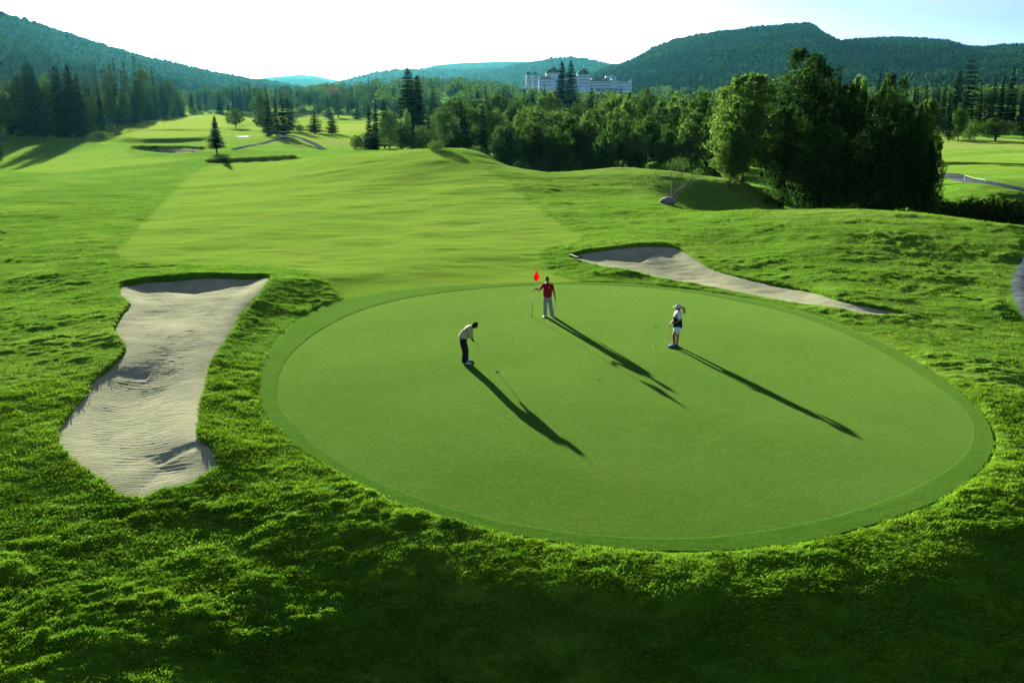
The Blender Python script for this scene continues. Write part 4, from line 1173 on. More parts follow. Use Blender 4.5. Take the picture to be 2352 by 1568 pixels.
# ------------------------------------------------------------------ bare many-stemmed shrub
def bare_shrub():
    x, y, z = ground_at(1545, 459)
    r = empty('shrub', (x, y, z)); tag(r, 'thin many-stemmed shrub with sparse leaves behind the grey boulder', 'shrub')
    g = np.random.default_rng(8); mb = MB(); c, u, v = [], [], []
    k = y / FPX
    tips = [(-62, 54), (-45, 62), (-34, 40), (-10, 78), (5, 88), (14, 84), (24, 74), (48, 62), (60, 60), (66, 56), (-20, 30), (20, 36), (-50, 34), (-4, 60), (34, 50)]
    for tx, tz in tips:
        e = np.array([tx * k, g.uniform(-1.2, 1.2), tz * k]); s0 = np.array([g.uniform(-8, 8) * k, g.uniform(-.3, .3), 0])
        m1 = s0 + (e - s0) * .35 + np.array([-tx * k * .12, 0, .15]); m2 = s0 + (e - s0) * .7 + g.normal(0, .06, 3)
        mb.tube([s0 - [0, 0, .2], m1, m2, e], [.05, .035, .022, .01], 5)
        for q in range(4):
            d = e + g.normal(0, .32, 3); mb.tube([m2, d], [.014, .006], 4)
        nl = int(60 + 220 * max(0, (tz - 30) / 60) * (abs(tx) > 25 or tz > 70))
        for q in range(nl):
            cc = e + g.normal(0, 1, 3) * np.array([.42, .42, .22]); c.append(cc); a = rand_dirs(g, 2) * g.uniform(.035, .07); u.append(a[0]); v.append(a[1] * .7)
        for q in range(50):
            f = g.uniform(.2, 1); cc = s0 + (e - s0) * f + g.normal(0, .2, 3); c.append(cc); a = rand_dirs(g, 2) * g.uniform(.02, .045); u.append(a[0]); v.append(a[1] * .7)
    mb.build('stems', M_BARKL, r)
    me = quads_mesh('leaves', np.array(c), np.array(u), np.array(v), M_LEAF); o = bpy.data.objects.new('leaves', me); C.objects.link(o); o.parent = r
bare_shrub()
# ------------------------------------------------------------------ the white hotel (one building, 1.4 km off)
M_WALL = plain('shade_tinted_clapboard', (0.80, 0.90, 0.97), .8, var=.05, vs=.2)  # white paint, with the blue of its shade tinted into the colour
M_ROOF = plain('red_roof', (0.16, 0.045, 0.035), .85, vs=.3)
M_ROOFD = plain('dark_roof', (0.045, 0.032, 0.035), .85, vs=.3)
M_WIN = plain('window_glass', (0.02, 0.03, 0.04), .2, spec=.5)
def hotel():
    DH = 1400.0
    cx, cy, cz = V_(1325 + 12.8, 215.0, DH)
    root = empty('hotel', (cx, cy, cz)); tag(root, 'grand white hotel with red roofs and towers in front of the far hills', 'hotel')
    k = DH / FPX * 0.1221 * .985
    X = lambda c: (c - 1175) * k
    Zc = lambda c: (680 - c) * k
    def blk(x0, x1, y0, y1, d0, d1, name='wing', mat=M_WALL):
        m = MB(); m.box(X(x0), X(x1), d0, d1, Zc(y1), Zc(y0)); return m.build(name, mat, root)
    def hip(x0, x1, ye, yt, d0, d1, par, mat, name='roof', over=.6):
        m = MB(); a, b = X(x0) - over, X(x1) + over; c, d = d0 - over, d1 + over; z0, z1 = Zc(ye) + .02, Zc(yt); i = min(b - a, d - c) * .30
        m.add([(a, c, z0), (b, c, z0), (b, d, z0), (a, d, z0), (a + i, c + i, z1), (b - i, c + i, z1), (b - i, d - i, z1), (a + i, d - i, z1)],
              [(0, 1, 5, 4), (1, 2, 6, 5), (2, 3, 7, 6), (3, 0, 4, 7), (4, 5, 6, 7), (0, 3, 2, 1)])
        return m.build(name, mat, par)
    def oct_tower(xc, half, ye, yp, yb, dy, spire, mat=M_ROOFD):
        m = MB(); R_ = half * k; m.lathe([(R_, Zc(yb)), (R_, Zc(ye))], 8, (X(xc), dy, 0), math.pi / 8); t_ = m.build('tower', M_WALL, root)
        m = MB(); h0 = Zc(ye) + .02; m.lathe([(R_ * 1.12, h0), (R_ * 1.10, h0 + .5), (R_ * .5, h0 + (Zc(yp) - h0) * .6), (.25, Zc(yp))], 8, (X(xc), dy, 0), math.pi / 8); rf = m.build('roof', mat, t_)
        if spire:
            m = MB(); m.tube([(X(xc), dy, Zc(yp) - .3), (X(xc), dy, Zc(spire))], [.25, .08], 6); m.build('flagpole', M_WALL, t_)
        return t_
    wins = []
    def row(x0, x1, n, yc, w, h, y, par):
        for i in range(n):
            xc = X(x0 + (x1 - x0) * (i + .5) / n); wins.append((w * h, xc, w, Zc(yc), h, y, par))
    # wings
    lw = blk(365, 640, 430, 640, 2, 16); hip(365, 640, 430, 372, 2, 16, lw, M_ROOF)
    ce = blk(560, 1100, 400, 640, 4, 20); hip(560, 1100, 400, 345, 4, 20, ce, M_ROOF)
    rw = blk(1300, 1700, 460, 665, 0, 15); hip(1300, 1700, 460, 405, 0, 15, rw, M_ROOF)
    fr = blk(1790, 2040, 470, 665, 1, 15); hip(1790, 2040, 470, 455, 1, 15, fr, M_ROOF)
    # towers
    for xc in (187, 305):
        m = MB(); m.box(X(xc - 56), X(xc + 56), 0, 9, Zc(600), Zc(338)); tw = m.build('tower', M_WALL, root)
        m = MB(); a, b = X(xc - 64), X(xc + 64); z0 = Zc(338) + .02; m.add([(a, -.7, z0), (b, -.7, z0), (b, 9.7, z0), (a, 9.7, z0), (X(xc), 4.5, Zc(290))], [(0, 1, 4), (1, 2, 4), (2, 3, 4), (3, 0, 4), (0, 3, 2, 1)]); rf = m.build('roof', M_ROOFD, tw)
        m = MB(); m.box(X(xc - 24), X(xc - 12), 3, 4.2, Zc(325), Zc(275)); m.build('chimney', M_ROOFD, tw)
        for yy in (355, 400, 465, 515): row(xc - 45, xc + 45, 3, yy, .9, 1.7, -.0, tw)
    t1 = oct_tower(655, 165, 310, 205, 640, 14, 160); m = MB(); m.box(X(528), X(545), 12, 13.2, Zc(300), Zc(238)); m.build('chimney', M_ROOFD, root)
    t2 = oct_tower(1190, 128, 335, 230, 665, 4, 165)
    m = MB(); m.box(X(1700), X(1790), -2, 8, Zc(665), Zc(380)); st = m.build('tower', M_WALL, root)
    m = MB(); a, b = X(1690), X(1800); z0 = Zc(380) + .02; m.add([(a, -2.8, z0), (b, -2.8, z0), (b, 8.8, z0), (a, 8.8, z0), (X(1745), 3, Zc(342))], [(0, 1, 4), (1, 2, 4), (2, 3, 4), (3, 0, 4), (0, 3, 2, 1)]); m.build('roof', M_ROOFD, st)
    ph = blk(1600, 1697, 368, 408, 3, 10, 'penthouse')
    m = MB(); m.lathe([(24 * k, Zc(665)), (24 * k, Zc(430))], 12, (X(2062), 2, 0)); tu = m.build('turret', M_WALL, root)
    m = MB(); m.lathe([(30 * k, Zc(430) + .02), (29 * k, Zc(425)), (8 * k, Zc(405)), (.2, Zc(392))], 12, (X(2062), 2, 0)); m.build('roof', M_ROOF, tu)
    m = MB(); m.lathe([(88 * k, Zc(690)), (88 * k, Zc(625)), (70 * k, Zc(612)), (.5, Zc(606))], 20, (X(1155), -8, 0)); m.build('ballroom', M_WALL, root)
    blk(40, 128, 548, 600, 2, 12, 'annexe'); blk(420, 640, 560, 655, -4, 1.9, 'veranda'); vr = blk(1400, 1840, 596, 668, -4, -.1, 'veranda')
    hip(1400, 1840, 596, 584, -4, -.1, vr, M_ROOF, over=.3)
    for yy in (480, 530): row(385, 600, 14, yy, .8, 1.5, 2, lw)
    for yy in (345, 385, 440, 500, 555): row(1100, 1280, 8, yy, .8, 1.5, 4 - 128 * k * math.cos(math.pi / 8), t2)
    for yy in (490, 540): row(1310, 1695, 20, yy, .8, 1.4, 0, rw)
    for yy in (500, 550, 610): row(1800, 2035, 12, yy, .8, 1.4, 1, fr)
    for yy in (400, 450, 500): row(1712, 1778, 3, yy, .9, 1.5, -2, st)
    row(1415, 1830, 9, 625, 2.6, 2.6, -4, vr)
    for x0 in (1360, 1430, 1505, 1565, 1645):                       # dormers
        m = MB(); m.box(X(x0 - 18), X(x0 + 18), .6, 5, Zc(458), Zc(420)); d = m.build('dormer', M_WALL, rw); wins.append((1.9, X(x0), 1.6, Zc(438), 1.4, .6, d))
    for x0 in (395, 430, 465, 500, 535):
        m = MB(); m.box(X(x0 - 11), X(x0 + 11), 2.6, 7, Zc(428), Zc(388)); d = m.build('dormer', M_WALL, lw); wins.append((1.3, X(x0), 1.0, Zc(406), 1.4, 2.6, d))
    wins.sort(key=lambda q: -q[0])
    rest = MB()
    for i, (_, xc, w, zc, h, y, par) in enumerate(wins):
        m = MB() if i < 95 else rest
        m.box(xc - w / 2, xc + w / 2, y - .12, y + .3, zc - h / 2, zc + h / 2)
        if i < 95: m.build('window', M_WIN, root)
    tag(rest.build('small_windows', M_WIN, root), kind='stuff')
hotel()
# low stone terrace the hotel stands on
# small house with a grey roof in the valley
def house(px, base, w, label):
    x, y, z = ground_at(px, base); r = empty('house', (x, y, z)); tag(r, label, 'house')
    m = MB(); m.box(-w / 2, w / 2, -4, 4, -.5, 3.4); wl = m.build('wall', M_WALL, r)
    m = MB(); m.add([(-w / 2 - .4, -4.5, 3.41), (w / 2 + .4, -4.5, 3.41), (w / 2 + .4, 4.5, 3.41), (-w / 2 - .4, 4.5, 3.41), (-w / 2, 0, 6.2), (w / 2, 0, 6.2)], [(0, 1, 5, 4), (2, 3, 4, 5), (1, 2, 5), (3, 0, 4), (0, 3, 2, 1)]); m.build('roof', plain('slate', (.10, .13, .17), .6), r)
    for xx in (-w * .3, 0, w * .3):
        m = MB(); m.box(xx - .6, xx + .6, -4.06, -3.9, 1.2, 2.5); m.build('window', M_WIN, r)
house(845, 240, 13, 'small white house with a slate roof at the end of the far meadow')

# ------------------------------------------------------------------ boulder
def boulder():
    x, y, z = ground_at(1534, 469)
    g = np.random.default_rng(3); import bmesh as _b
    bm = _b.new(); _b.ops.create_icosphere(bm, subdivisions=4, radius=1.0)
    co = np.array([v.co[:] for v in bm.verts])
    f = 1 + .22 * fbm(co[:, 0] * 1.3 + 5, co[:, 2] * 1.3 + co[:, 1], 3, 5) + .07 * fbm(co[:, 0] * 5 + co[:, 1] * 3, co[:, 2] * 5, 3, 8)
    for v, k in zip(bm.verts, f): v.co = Vector((v.co.x * k * .80, v.co.y * k * .6, max(-.5, v.co.z * k * .42)))
    me = bpy.data.meshes.new('boulder'); bm.to_mesh(me); me.polygons.foreach_set('use_smooth', [True] * len(me.polygons))
    t = NT('granite'); c = t.mix(t.noise(3, 5, t.pos()), (.16, .16, .165), (.30, .29, .28)); t.surf(c, .9, t.bump(t.noise(9, 5, t.pos()), .6, .06), spec=.1); me.materials.append(t.m)
    o = bpy.data.objects.new('boulder', me); C.objects.link(o); o.location = (x, y, z + .25)
    tag(o, 'rounded grey boulder in front of the thin many-stemmed shrub', 'boulder')
boulder()

# ------------------------------------------------------------------ water
t = NT('water'); t.surf((.02, .03, .035), .06, t.bump(t.noise(1.5, 3, t.pos()), .15, .05), spec=.8); M_WATER = t.m
for px, py, rx, ry in ((556, 314, 1.8, .8),):
    x, y, z = ground_at(px, py); m = MB(); n = 28
    zz = float(np.max(base_h(x + rx * np.cos(np.linspace(0, 6.28, 12)), y + ry * np.sin(np.linspace(0, 6.28, 12))))) + .03
    pts = [(x + rx * math.cos(a) * (1 + .15 * math.sin(3 * a)), y + ry * math.sin(a), zz) for a in np.linspace(0, 2 * math.pi, n, endpoint=False)]
    m.add(pts + [(p[0], p[1], zz - 1.5) for p in pts], [tuple(range(n))] + [(i, i + n, (i + 1) % n + n, (i + 1) % n) for i in range(n)])
    tag(m.build('pond', M_WATER), kind='structure')

# ------------------------------------------------------------------ golf carts, flags, posts, rake
M_WHITE = plain('white_paint', (.78, .78, .76), .5, var=.04)
M_BLACK = plain('black_rubber', (.02, .02, .02), .7)
M_STEEL = plain('steel', (.45, .45, .46), .35, metal=.9)
M_RED = plain('red_cloth', (.62, .02, .015), .8, var=.1)
def golf_cart(px, base, label, rz=.5):
    x, y, z = ground_at(px, base); r = empty('golf_cart', (x, y, z), rz); r.scale = (.8, .8, .85); tag(r, label, 'golf cart', 'golf carts out on the course')
    m = MB(); m.box(-1.1, 1.15, -.58, .58, .28, .62); m.box(.75, 1.2, -.5, .5, .62, .9); m.box(-1.15, -.55, -.55, .55, .62, .85); m.build('body', M_WHITE, r)
    m = MB(); m.box(-.45, .15, -.55, .55, .62, .78); m.box(-.55, -.42, -.55, .55, .78, 1.2); m.build('seat', M_BLACK, r)
    m = MB(); m.box(-1.0, .85, -.62, .62, 1.82, 1.90); m.build('roof', M_WHITE, r)
    for sx, sy in ((-.9, -.52), (-.9, .52), (.75, -.52), (.75, .52)):
        m = MB(); m.tube([(sx, sy, .6), (sx * .93, sy, 1.83)], .025, 6); m.build('roof_post', M_BLACK, r)
        m = MB(); m.tube([(sx, sy - .09, .22), (sx, sy + .09, .22)], .22, 14); m.build('wheel', M_BLACK, r)
golf_cart(652, 318, 'white-roofed golf cart on the path beside the meadow copse', 1.1)
golf_cart(714, 261, 'distant white golf cart on the far meadow', 0.2)

def small_flag(px, base, label, h=2.1):
    x, y, z = ground_at(px, base); r = empty('flagstick', (x, y, z)); tag(r, label, 'flagstick')
    m = MB(); m.tube([(0, 0, -.1), (0, 0, h)], .02, 6); m.build('pole', M_WHITE, r)
    m = MB(); n = 6
    vs = [(i / n * .55, .04 * math.sin(i * 1.4), h - .02 - j * .42 - .04 * i) for i in range(n + 1) for j in (0, 1)]
    vs += [(v_[0], v_[1] + .012, v_[2]) for v_ in vs]; o_ = 2 * (n + 1)
    m.add(vs, [(2 * i, 2 * i + 2, 2 * i + 3, 2 * i + 1) for i in range(n)] + [(o_ + 2 * i + 1, o_ + 2 * i + 3, o_ + 2 * i + 2, o_ + 2 * i) for i in range(n)]); m.build('flag', M_RED, r)
small_flag(357, 295, 'tiny red flag on the distant green up the left fairway')
# white posts with a sagging rope beside the right path
xa = [ground_at(2215, 418), ground_at(2262, 421), ground_at(2288, 424)]
r = empty('rope_barrier', xa[0]); tag(r, 'low white posts joined by a rope beside the path at the right', 'rope barrier')
for i, p in enumerate(xa):
    m = MB(); q = Vector(p) - Vector(xa[0]); hh = (.95, .55, .5)[i]; m.tube([q - Vector((0, 0, .2)), q + Vector((.05 * i, 0, hh))], .03, 8); m.build('post', M_WHITE, r)
for i in (0, 1):
    a = Vector(xa[i]) - Vector(xa[0]) + Vector((0, 0, (.9, .5)[i])); b_ = Vector(xa[i + 1]) - Vector(xa[0]) + Vector((0, 0, (.5, .45)[i]))
    m = MB(); m.tube([a.lerp(b_, s) - Vector((0, 0, .5 * s * (1 - s))) for s in np.linspace(0, 1, 9)], .022, 5); m.build('rope', M_WHITE, r)
x, y, z = ground_at(2341, 437); m = MB(); m.tube([(0, 0, -.2), (0, 0, .6)], [.03, .025], 8); m.tube([(0, 0, .6), (0, 0, .66)], [.035, .02], 8)
o = m.build('marker_stake', M_BLACK); o.location = (x, y, z); tag(o, 'small dark marker stake beside the path at the right border', 'stake')

def rake():
    a = Vector(Z_(1309, 594.5)); a.z = gz(a.x, a.y) + .2; b_ = Vector(Z_(1334, 603)); b_.z = gz(b_.x, b_.y) + .12
    r = empty('bunker_rake', a); tag(r, 'rake with a white handle lying on the left lip of the far bunker', 'rake')
    d = b_ - a
    m = MB(); m.tube([Vector((0, 0, 0)), d * .75], .03, 6); m.build('handle', M_WHITE, r)
    m = MB(); n_ = d.normalized(); s = n_.cross(Vector((0, 0, 1))).normalized(); e = d * .75
    m.tube([e - s * .3, e + s * .3], .03, 6)
    for i in range(9): q = e + s * (-.28 + .07 * i); m.tube([q, q + n_ * .03 - Vector((0, 0, .1))], .012, 4)
    m.build('rake_head', M_BLACK, r)
rake()
print('GA', ground_at(24,317), ground_at(556,314), ground_at(467,262), ground_at(231,318), ground_at(282,284))
# ------------------------------------------------------------------ people on the green
def gsurf(px, py):
    x, y, _ = Z_(px, py); return (x, y, float(green_z(np.array([x]), np.array([y]))[0]) + .004)

def skin(nodes, edges, sub=2):
    "nodes: list of (x,y,z,rx,ry); returns verts, faces of the grown surface"
    me = bpy.data.meshes.new('tmp'); me.from_pydata([n[:3] for n in nodes], edges, [])
    o = bpy.data.objects.new('tmp', me); C.objects.link(o)
    o.modifiers.new('s', 'SKIN'); sm = o.modifiers.new('d', 'SUBSURF'); sm.levels = sub; sm.render_levels = sub
    for i, n in enumerate(nodes):
        sv = me.skin_vertices[0].data[i]; q = 1.17; sv.radius = (n[3] * q, (n[4] if len(n) > 4 else n[3]) * q); sv.use_root = (i == 0)
    dg = bpy.context.evaluated_depsgraph_get(); ev = o.evaluated_get(dg); m2 = bpy.data.meshes.new_from_object(ev)
    vs = [tuple(v.co) for v in m2.vertices]; fs = [tuple(p.vertices) for p in m2.polygons]
    bpy.data.objects.remove(o); bpy.data.meshes.remove(me); bpy.data.meshes.remove(m2)
    return vs, fs

def chain(mb, nodes, edges=None, sub=2):
    if edges is None: edges = [(i, i + 1) for i in range(len(nodes) - 1)]
    vs, fs = skin(nodes, edges, sub); mb.add(vs, fs)

def hand(mb, wrist, tip_dir, curl_dir, side, s=1.0):
    "palm, four unequal fingers and a thumb closing on what is held"
    w = Vector(wrist); t_ = Vector(tip_dir).normalized(); c_ = Vector(curl_dir).normalized(); n_ = t_.cross(c_).normalized()
    p1 = w + t_ * .045 * s; p2 = w + t_ * .09 * s
    wb = w - t_ * .07 * s; chain(mb, [(*wb, .026 * s, .026 * s), (*w, .024 * s, .024 * s), (*p1, .040 * s, .024 * s), (*p2, .038 * s, .020 * s)], sub=1)
    for i, L in enumerate((.072, .080, .075, .060)):
        b_ = p2 + n_ * (.027 - .018 * i) * s
        q1 = b_ + (t_ * .8 + c_ * .35) * L * .45 * s; q2 = q1 + (t_ * .15 + c_ * 1.0) * L * .35 * s; q3 = q2 + (c_ * .7 - t_ * .6) * L * .28 * s
        mb.tube([b_, q1, q2, q3], [.0095 * s, .009 * s, .008 * s, .006 * s], 6)
    b_ = w + t_ * .03 * s + n_ * .03 * side * s; q1 = b_ + (n_ * side * .6 + t_ * .5 + c_ * .4) * .035 * s; q2 = q1 + (t_ * .5 + c_ * .8) * .03 * s
    mb.tube([b_, q1, q2], [.012 * s, .011 * s, .008 * s], 6)

def head(mb, c, face, up, r=.105):
    "skull, jaw, nose, ears, eyes, lips; face = direction looked at"
    c = Vector(c); f = Vector(face).normalized(); u = Vector(up).normalized(); s = f.cross(u).normalized(); u = s.cross(f).normalized()
    n = 16; m = 22; vs = []; fs = []
    for i in range(m + 1):
        th = math.pi * i / m
        for j in range(n):
            ph = 2 * math.pi * j / n
            a, b_, d = math.sin(th) * math.cos(ph), math.sin(th) * math.sin(ph), math.cos(th)     # front, side, up
            wd = .80 if d > -.1 else .80 - .30 * (-d - .1)
            fr = (1.0 + (.10 if (d < -.35 and a > 0) else 0)) * (1 - .1 * (a < 0) * (d < -.3))
            vs.append(tuple(c + f * a * r * fr + s * b_ * r * wd + u * d * r * 1.22))
    for i in range(m):
        for j in range(n): fs.append((i * n + j, (i + 1) * n + j, (i + 1) * n + (j + 1) % n, i * n + (j + 1) % n))
    mb.add(vs, fs)
    P = lambda a, b_, d: c + f * a * r + s * b_ * r + u * d * r
    mb.tube([P(.93, 0, .15), P(1.10, 0, -.12), P(1.18, 0, -.24), P(.95, 0, -.34)], [.010, .014, .018, .010], 6)
    for q in (-1, 1):
        mb.tube([P(-.02, .78 * q, .18), P(-.10, .90 * q, .05), P(-.02, .80 * q, -.25)], [.010, .017, .008], 6)
        mb.tube([P(.88, .28 * q, .02), P(.93, .42 * q, .02)], .010, 6)
        mb.tube([P(.90, .16 * q, .20), P(.86, .52 * q, .22)], .008, 5)
    mb.tube([P(.98, -.22, -.56), P(1.04, 0, -.55), P(.98, .22, -.56)], [.005, .009, .005], 6)

def hair_cap(mb, c, face, up, r=.112, low=-.15, back=-.75):
    c = Vector(c); f = Vector(face).normalized(); u = Vector(up).normalized(); s = f.cross(u).normalized(); u = s.cross(f).normalized()
    n = 24; m = 10; vs = []; fs = []
    for i in range(m + 1):
        for j in range(n):
            ph = 2 * math.pi * j / n; ca = math.cos(ph)
            lim = .50 if ca > .55 else (low if ca > -.1 else back)         # hairline higher over the face
            thm = math.acos(max(-1, min(1, lim))); th = thm * i / m
            k = 1 + .03 * math.sin(9 * ph + 4 * th)
            vs.append(tuple(c + f * math.sin(th) * ca * r * k * 1.0 + s * math.sin(th) * math.sin(ph) * r * .84 * k + u * math.cos(th) * r * 1.24 * k))
    for i in range(m):
        for j in range(n): fs.append((i * n + j, (i + 1) * n + j, (i + 1) * n + (j + 1) % n, i * n + (j + 1) % n))
    mb.add(vs, fs)

def shoe(root, heel, ang, mat, L=.29, pitch=0.0):
    h = Vector(heel); d = Vector((math.cos(ang), math.sin(ang), 0)); s = Vector((-d.y, d.x, 0))
    m = MB(); prof = [(-.04, .030, .05), (.0, .040, .095), (.07, .042, .10), (.15, .047, .070), (.22, .050, .055), (.27, .036, .038), (L, .010, .022)]
    n = 10; vs = []; fs = []
    for x, w, z in prof:
        for k in range(n):
            a = 2 * math.pi * k / n; zz = (math.sin(a) * .5 + .5) * z if math.sin(a) > -.3 else 0.0
            vs.append(tuple(h + d * x + s * math.cos(a) * w * (1.0 if math.sin(a) < .3 else .8) + Vector((0, 0, zz + .004))))
    for i in range(len(prof) - 1):
        for k in range(n): fs.append((i * n + k, i * n + (k + 1) % n, (i + 1) * n + (k + 1) % n, (i + 1) * n + k))
    fs.append(tuple(range(n))[::-1]); fs.append(tuple((len(prof) - 1) * n + k for k in range(n)))
    m.add(vs, fs); m.build('shoe', mat, root, True)

def putter(grip, ground_pt, label, along, group='putters held by the golfers'):
    "thin club: rubber grip, steel shaft, blade head"
    a = Vector(grip); b_ = Vector(ground_pt); r = empty('putter', b_); tag(r, label, 'golf club', group)
    d = a - b_
    m = MB(); m.tube([d * .72, d * 1.0], [.012, .015], 8); m.build('grip', M_BLACK, r)
    m = MB(); m.tube([Vector((0, 0, .02)), d * .725], [.006, .008], 6); m.build('shaft', M_STEEL, r)
    m = MB(); al = Vector(along).normalized(); pr = al.cross(Vector((0, 0, 1))).normalized(); q = [al * x * .075 + pr * y * .02 for x, y in ((-1, -1), (1, -1), (1, 1), (-1, 1))]
    m.add([tuple(p + Vector((0, 0, .006))) for p in q] + [tuple(p * .96 + Vector((0, 0, .034))) for p in q], [(0, 3, 2, 1), (4, 5, 6, 7), (0, 1, 5, 4), (1, 2, 6, 5), (2, 3, 7, 6), (3, 0, 4, 7)]); m.build('club_head', M_STEEL, r)
    return r

SKIN1 = plain('skin_warm', (.24, .12, .07), .6, var=.06); SKIN2 = plain('skin_dark', (.08, .04, .025), .6, var=.06)
M_HAIRD = plain('dark_hair', (.018, .012, .009), .9, var=.2, vs=60); M_HAIRB = plain('blond_hair', (.42, .28, .11), .5, var=.3, vs=60)
M_SHIRTR = plain('red_polo', (.30, .008, .008), .9, var=.08); M_KHAKI = plain('khaki_trousers', (.30, .30, .25), .9, var=.08)
M_CREAM = plain('cream_sweater', (.46, .40, .20), .9, var=.08); M_PANTD = plain('black_trousers', (.010, .010, .012), .9)
M_SHOEW = plain('white_leather', (.66, .70, .74), .5, var=.05); M_SHOEB = plain('navy_shoe', (.06, .09, .20), .6)
M_CLOTHW = plain('white_cloth', (.72, .75, .80), .9, var=.04); M_CLOTHK = plain('black_cloth', (.012, .012, .014), .9)
M_CAPG = plain('pale_cap', (.46, .54, .54), .9, var=.04)

# --- man in red holding the flag, facing the camera
x0, y0, z0 = gsurf(1257, 726); k = 1.0
man = empty('person', (x0, y0, z0)); tag(man, 'man in a red polo and khaki trousers holding the flag and a putter', 'person')
nk = (0, 0, 1.60)
body = MB()
N = [(0, 0, .98, .15, .11), (0, 0, 1.18, .155, .115), (0, 0, 1.38, .165, .11), (0, 0, 1.55, .11, .08), (-.01, -.005, 1.64, .055, .055), (-.015, -.02, 1.70, .055, .055),
     (-.18, 0, 1.52, .055, .055), (-.37, -.06, 1.29, .042, .042), (-.55, -.10, 1.35, .030, .030),
     (.19, 0, 1.52, .055, .055), (.31, -.02, 1.16, .042, .042), (.355, -.05, .92, .030, .030),
     (-.10, 0, .92, .085, .085), (-.105, -.01, .50, .055, .055), (-.095, .02, .04, .04, .04), (.10, 0, .92, .085, .085), (.14, -.02, .50, .055, .055), (.24, 0, .04, .04, .04)]
E = [(0, 1), (1, 2), (2, 3), (3, 4), (4, 5), (3, 6), (6, 7), (7, 8), (3, 9), (9, 10), (10, 11), (0, 12), (12, 13), (13, 14), (0, 15), (15, 16), (16, 17)]
chain(body, N, E); hc = (-.02, -.02, 1.795); fd = (-.25, -1, -.18)
head(body, hc, fd, (0, 0, 1)); hand(body, (-.55, -.10, 1.35), (-1, -.1, .1), (.1, .9, 0), 1, 1.05); hand(body, (.355, -.05, .92), (.05, -.1, -1), (-.7, .2, 0), -1, 1.05)
body.build('body', SKIN1, man, True)
m = MB(); chain(m, [(0, 0, .88, .19, .135), (0, -.01, 1.08, .21, .15), (0, 0, 1.36, .20, .130), (0, 0, 1.54, .13, .095), (0, 0, 1.61, .07, .065),
    (-.19, 0, 1.525, .078, .075), (-.36, -.055, 1.315, .062, .062), (.20, 0, 1.52, .078, .075), (.285, -.015, 1.25, .062, .062)], [(0, 1), (1, 2), (2, 3), (3, 4), (3, 5), (5, 6), (3, 7), (7, 8)])
sh = m.build('shirt', M_SHIRTR, man, True)
m = MB(); m.lathe([(.001, 0), (.022, 0), (.022, .004), (.001, .004)], 14); bd = m.build('badge', M_CLOTHW, sh); bd.location = (.095, -.148, 1.42); bd.rotation_euler = (R(90), 0, 0)
m = MB(); chain(m, [(0, 0, 1.08, .165, .12), (0, 0, .90, .18, .135), (-.105, 0, .80, .105, .11), (-.11, -.01, .48, .092, .09), (-.10, .02, .0, .088, .09), (.105, 0, .80, .105, .11), (.15, -.02, .48, .092, .09), (.25, 0, .0, .088, .09)],
    [(0, 1), (1, 2), (2, 3), (3, 4), (1, 5), (5, 6), (6, 7)]); m.build('trousers', M_KHAKI, man, True)
m = MB(); hair_cap(m, hc, fd, (0, 0, 1)); m.build('hair', M_HAIRD, man, True)
shoe(man, (-.09, .05, 0), R(-112), M_SHOEW); shoe(man, (.24, .03, 0), R(-65), M_SHOEW)
putter(Vector((x0, y0, z0)) + Vector((.385, -.06, .92)), gsurf(1272, 725), 'thin putter hanging from the left hand of the man in red', (1, .1, 0))

# --- flagstick and hole
fb = Vector(gsurf(1221, 726)); ft = Vector(V_(1230, 618, fb.y + .02))
fs_ = empty('flagstick', fb); tag(fs_, 'dark and white striped flagstick with a red flag held by the man in red', 'flagstick')
d = ft - fb
for a, b_, mt in ((0, .30, M_BLACK), (.30, .52, M_WHITE), (.52, .70, M_BLACK), (.70, 1.0, M_WHITE)):
    m = MB(); m.tube([d * a, d * b_], .012 if a < .7 else .010, 8); m.build('pole_band', mt, fs_)
pz = 1.0 / FPX * (fb.y * CT + 10 * ST) * .0806
def fp(cx_, cy_, dy): return Vector(((cx_ - 190) * pz, dy, 0)) + Vector((0, 0, V_(1221, (1060 + cy_ * .1404) / 1.7415, fb.y)[2] - fb.z))
quad = [fp(295, 120, .0), fp(432, 362, .06), fp(308, 476, -.10), fp(243, 385, .05)]
nU = nV = 12; vs = []
for i in range(nU + 1):
    for j in range(nV + 1):
        a, b_ = i / nU, j / nV
        p = quad[0] * (1 - a) * (1 - b_) + quad[1] * a * (1 - b_) + quad[2] * a * b_ + quad[3] * (1 - a) * b_
        p.y += .035 * math.sin(a * 7 + b_ * 2) * min(1, (a + b_))
        vs.append(tuple(p))
nn = len(vs); vs += [(p[0], p[1] + .006, p[2]) for p in vs]
fs2 = []
for i in range(nU):
    for j in range(nV):
        q = (i * (nV + 1) + j, (i + 1) * (nV + 1) + j, (i + 1) * (nV + 1) + j + 1, i * (nV + 1) + j + 1); fs2.append(q); fs2.append(tuple(nn + w_ for w_ in q[::-1]))
m = MB(); m.add(vs, fs2); t = NT('flag_cloth'); t.surf((.80, .012, .010), .8, transl=.45, spec=.1); fl = m.build('flag', t.m, fs_, True)
for rr_, mt, dy in ((.062, M_CLOTHK, -.066), (.030, M_CAPG, -.072)):
    m = MB(); m.lathe([(.001, 0), (rr_, 0), (rr_, .004), (.001, .004)], 18); e = m.build('emblem', mt, fl); e.location = fp(288, 318, dy) ; e.rotation_euler = (R(90), 0, 0); e.scale = (.85, 1.15, 1)
m = MB(); m.lathe([(.058, .000), (.060, .006), (.054, .007), (.050, .001), (.001, .0008)], 24); o = m.build('golf_hole', M_BLACK); o.location = fb + Vector((0, 0, .001)); tag(o, 'dark cup in the green at the foot of the flagstick', 'golf hole')

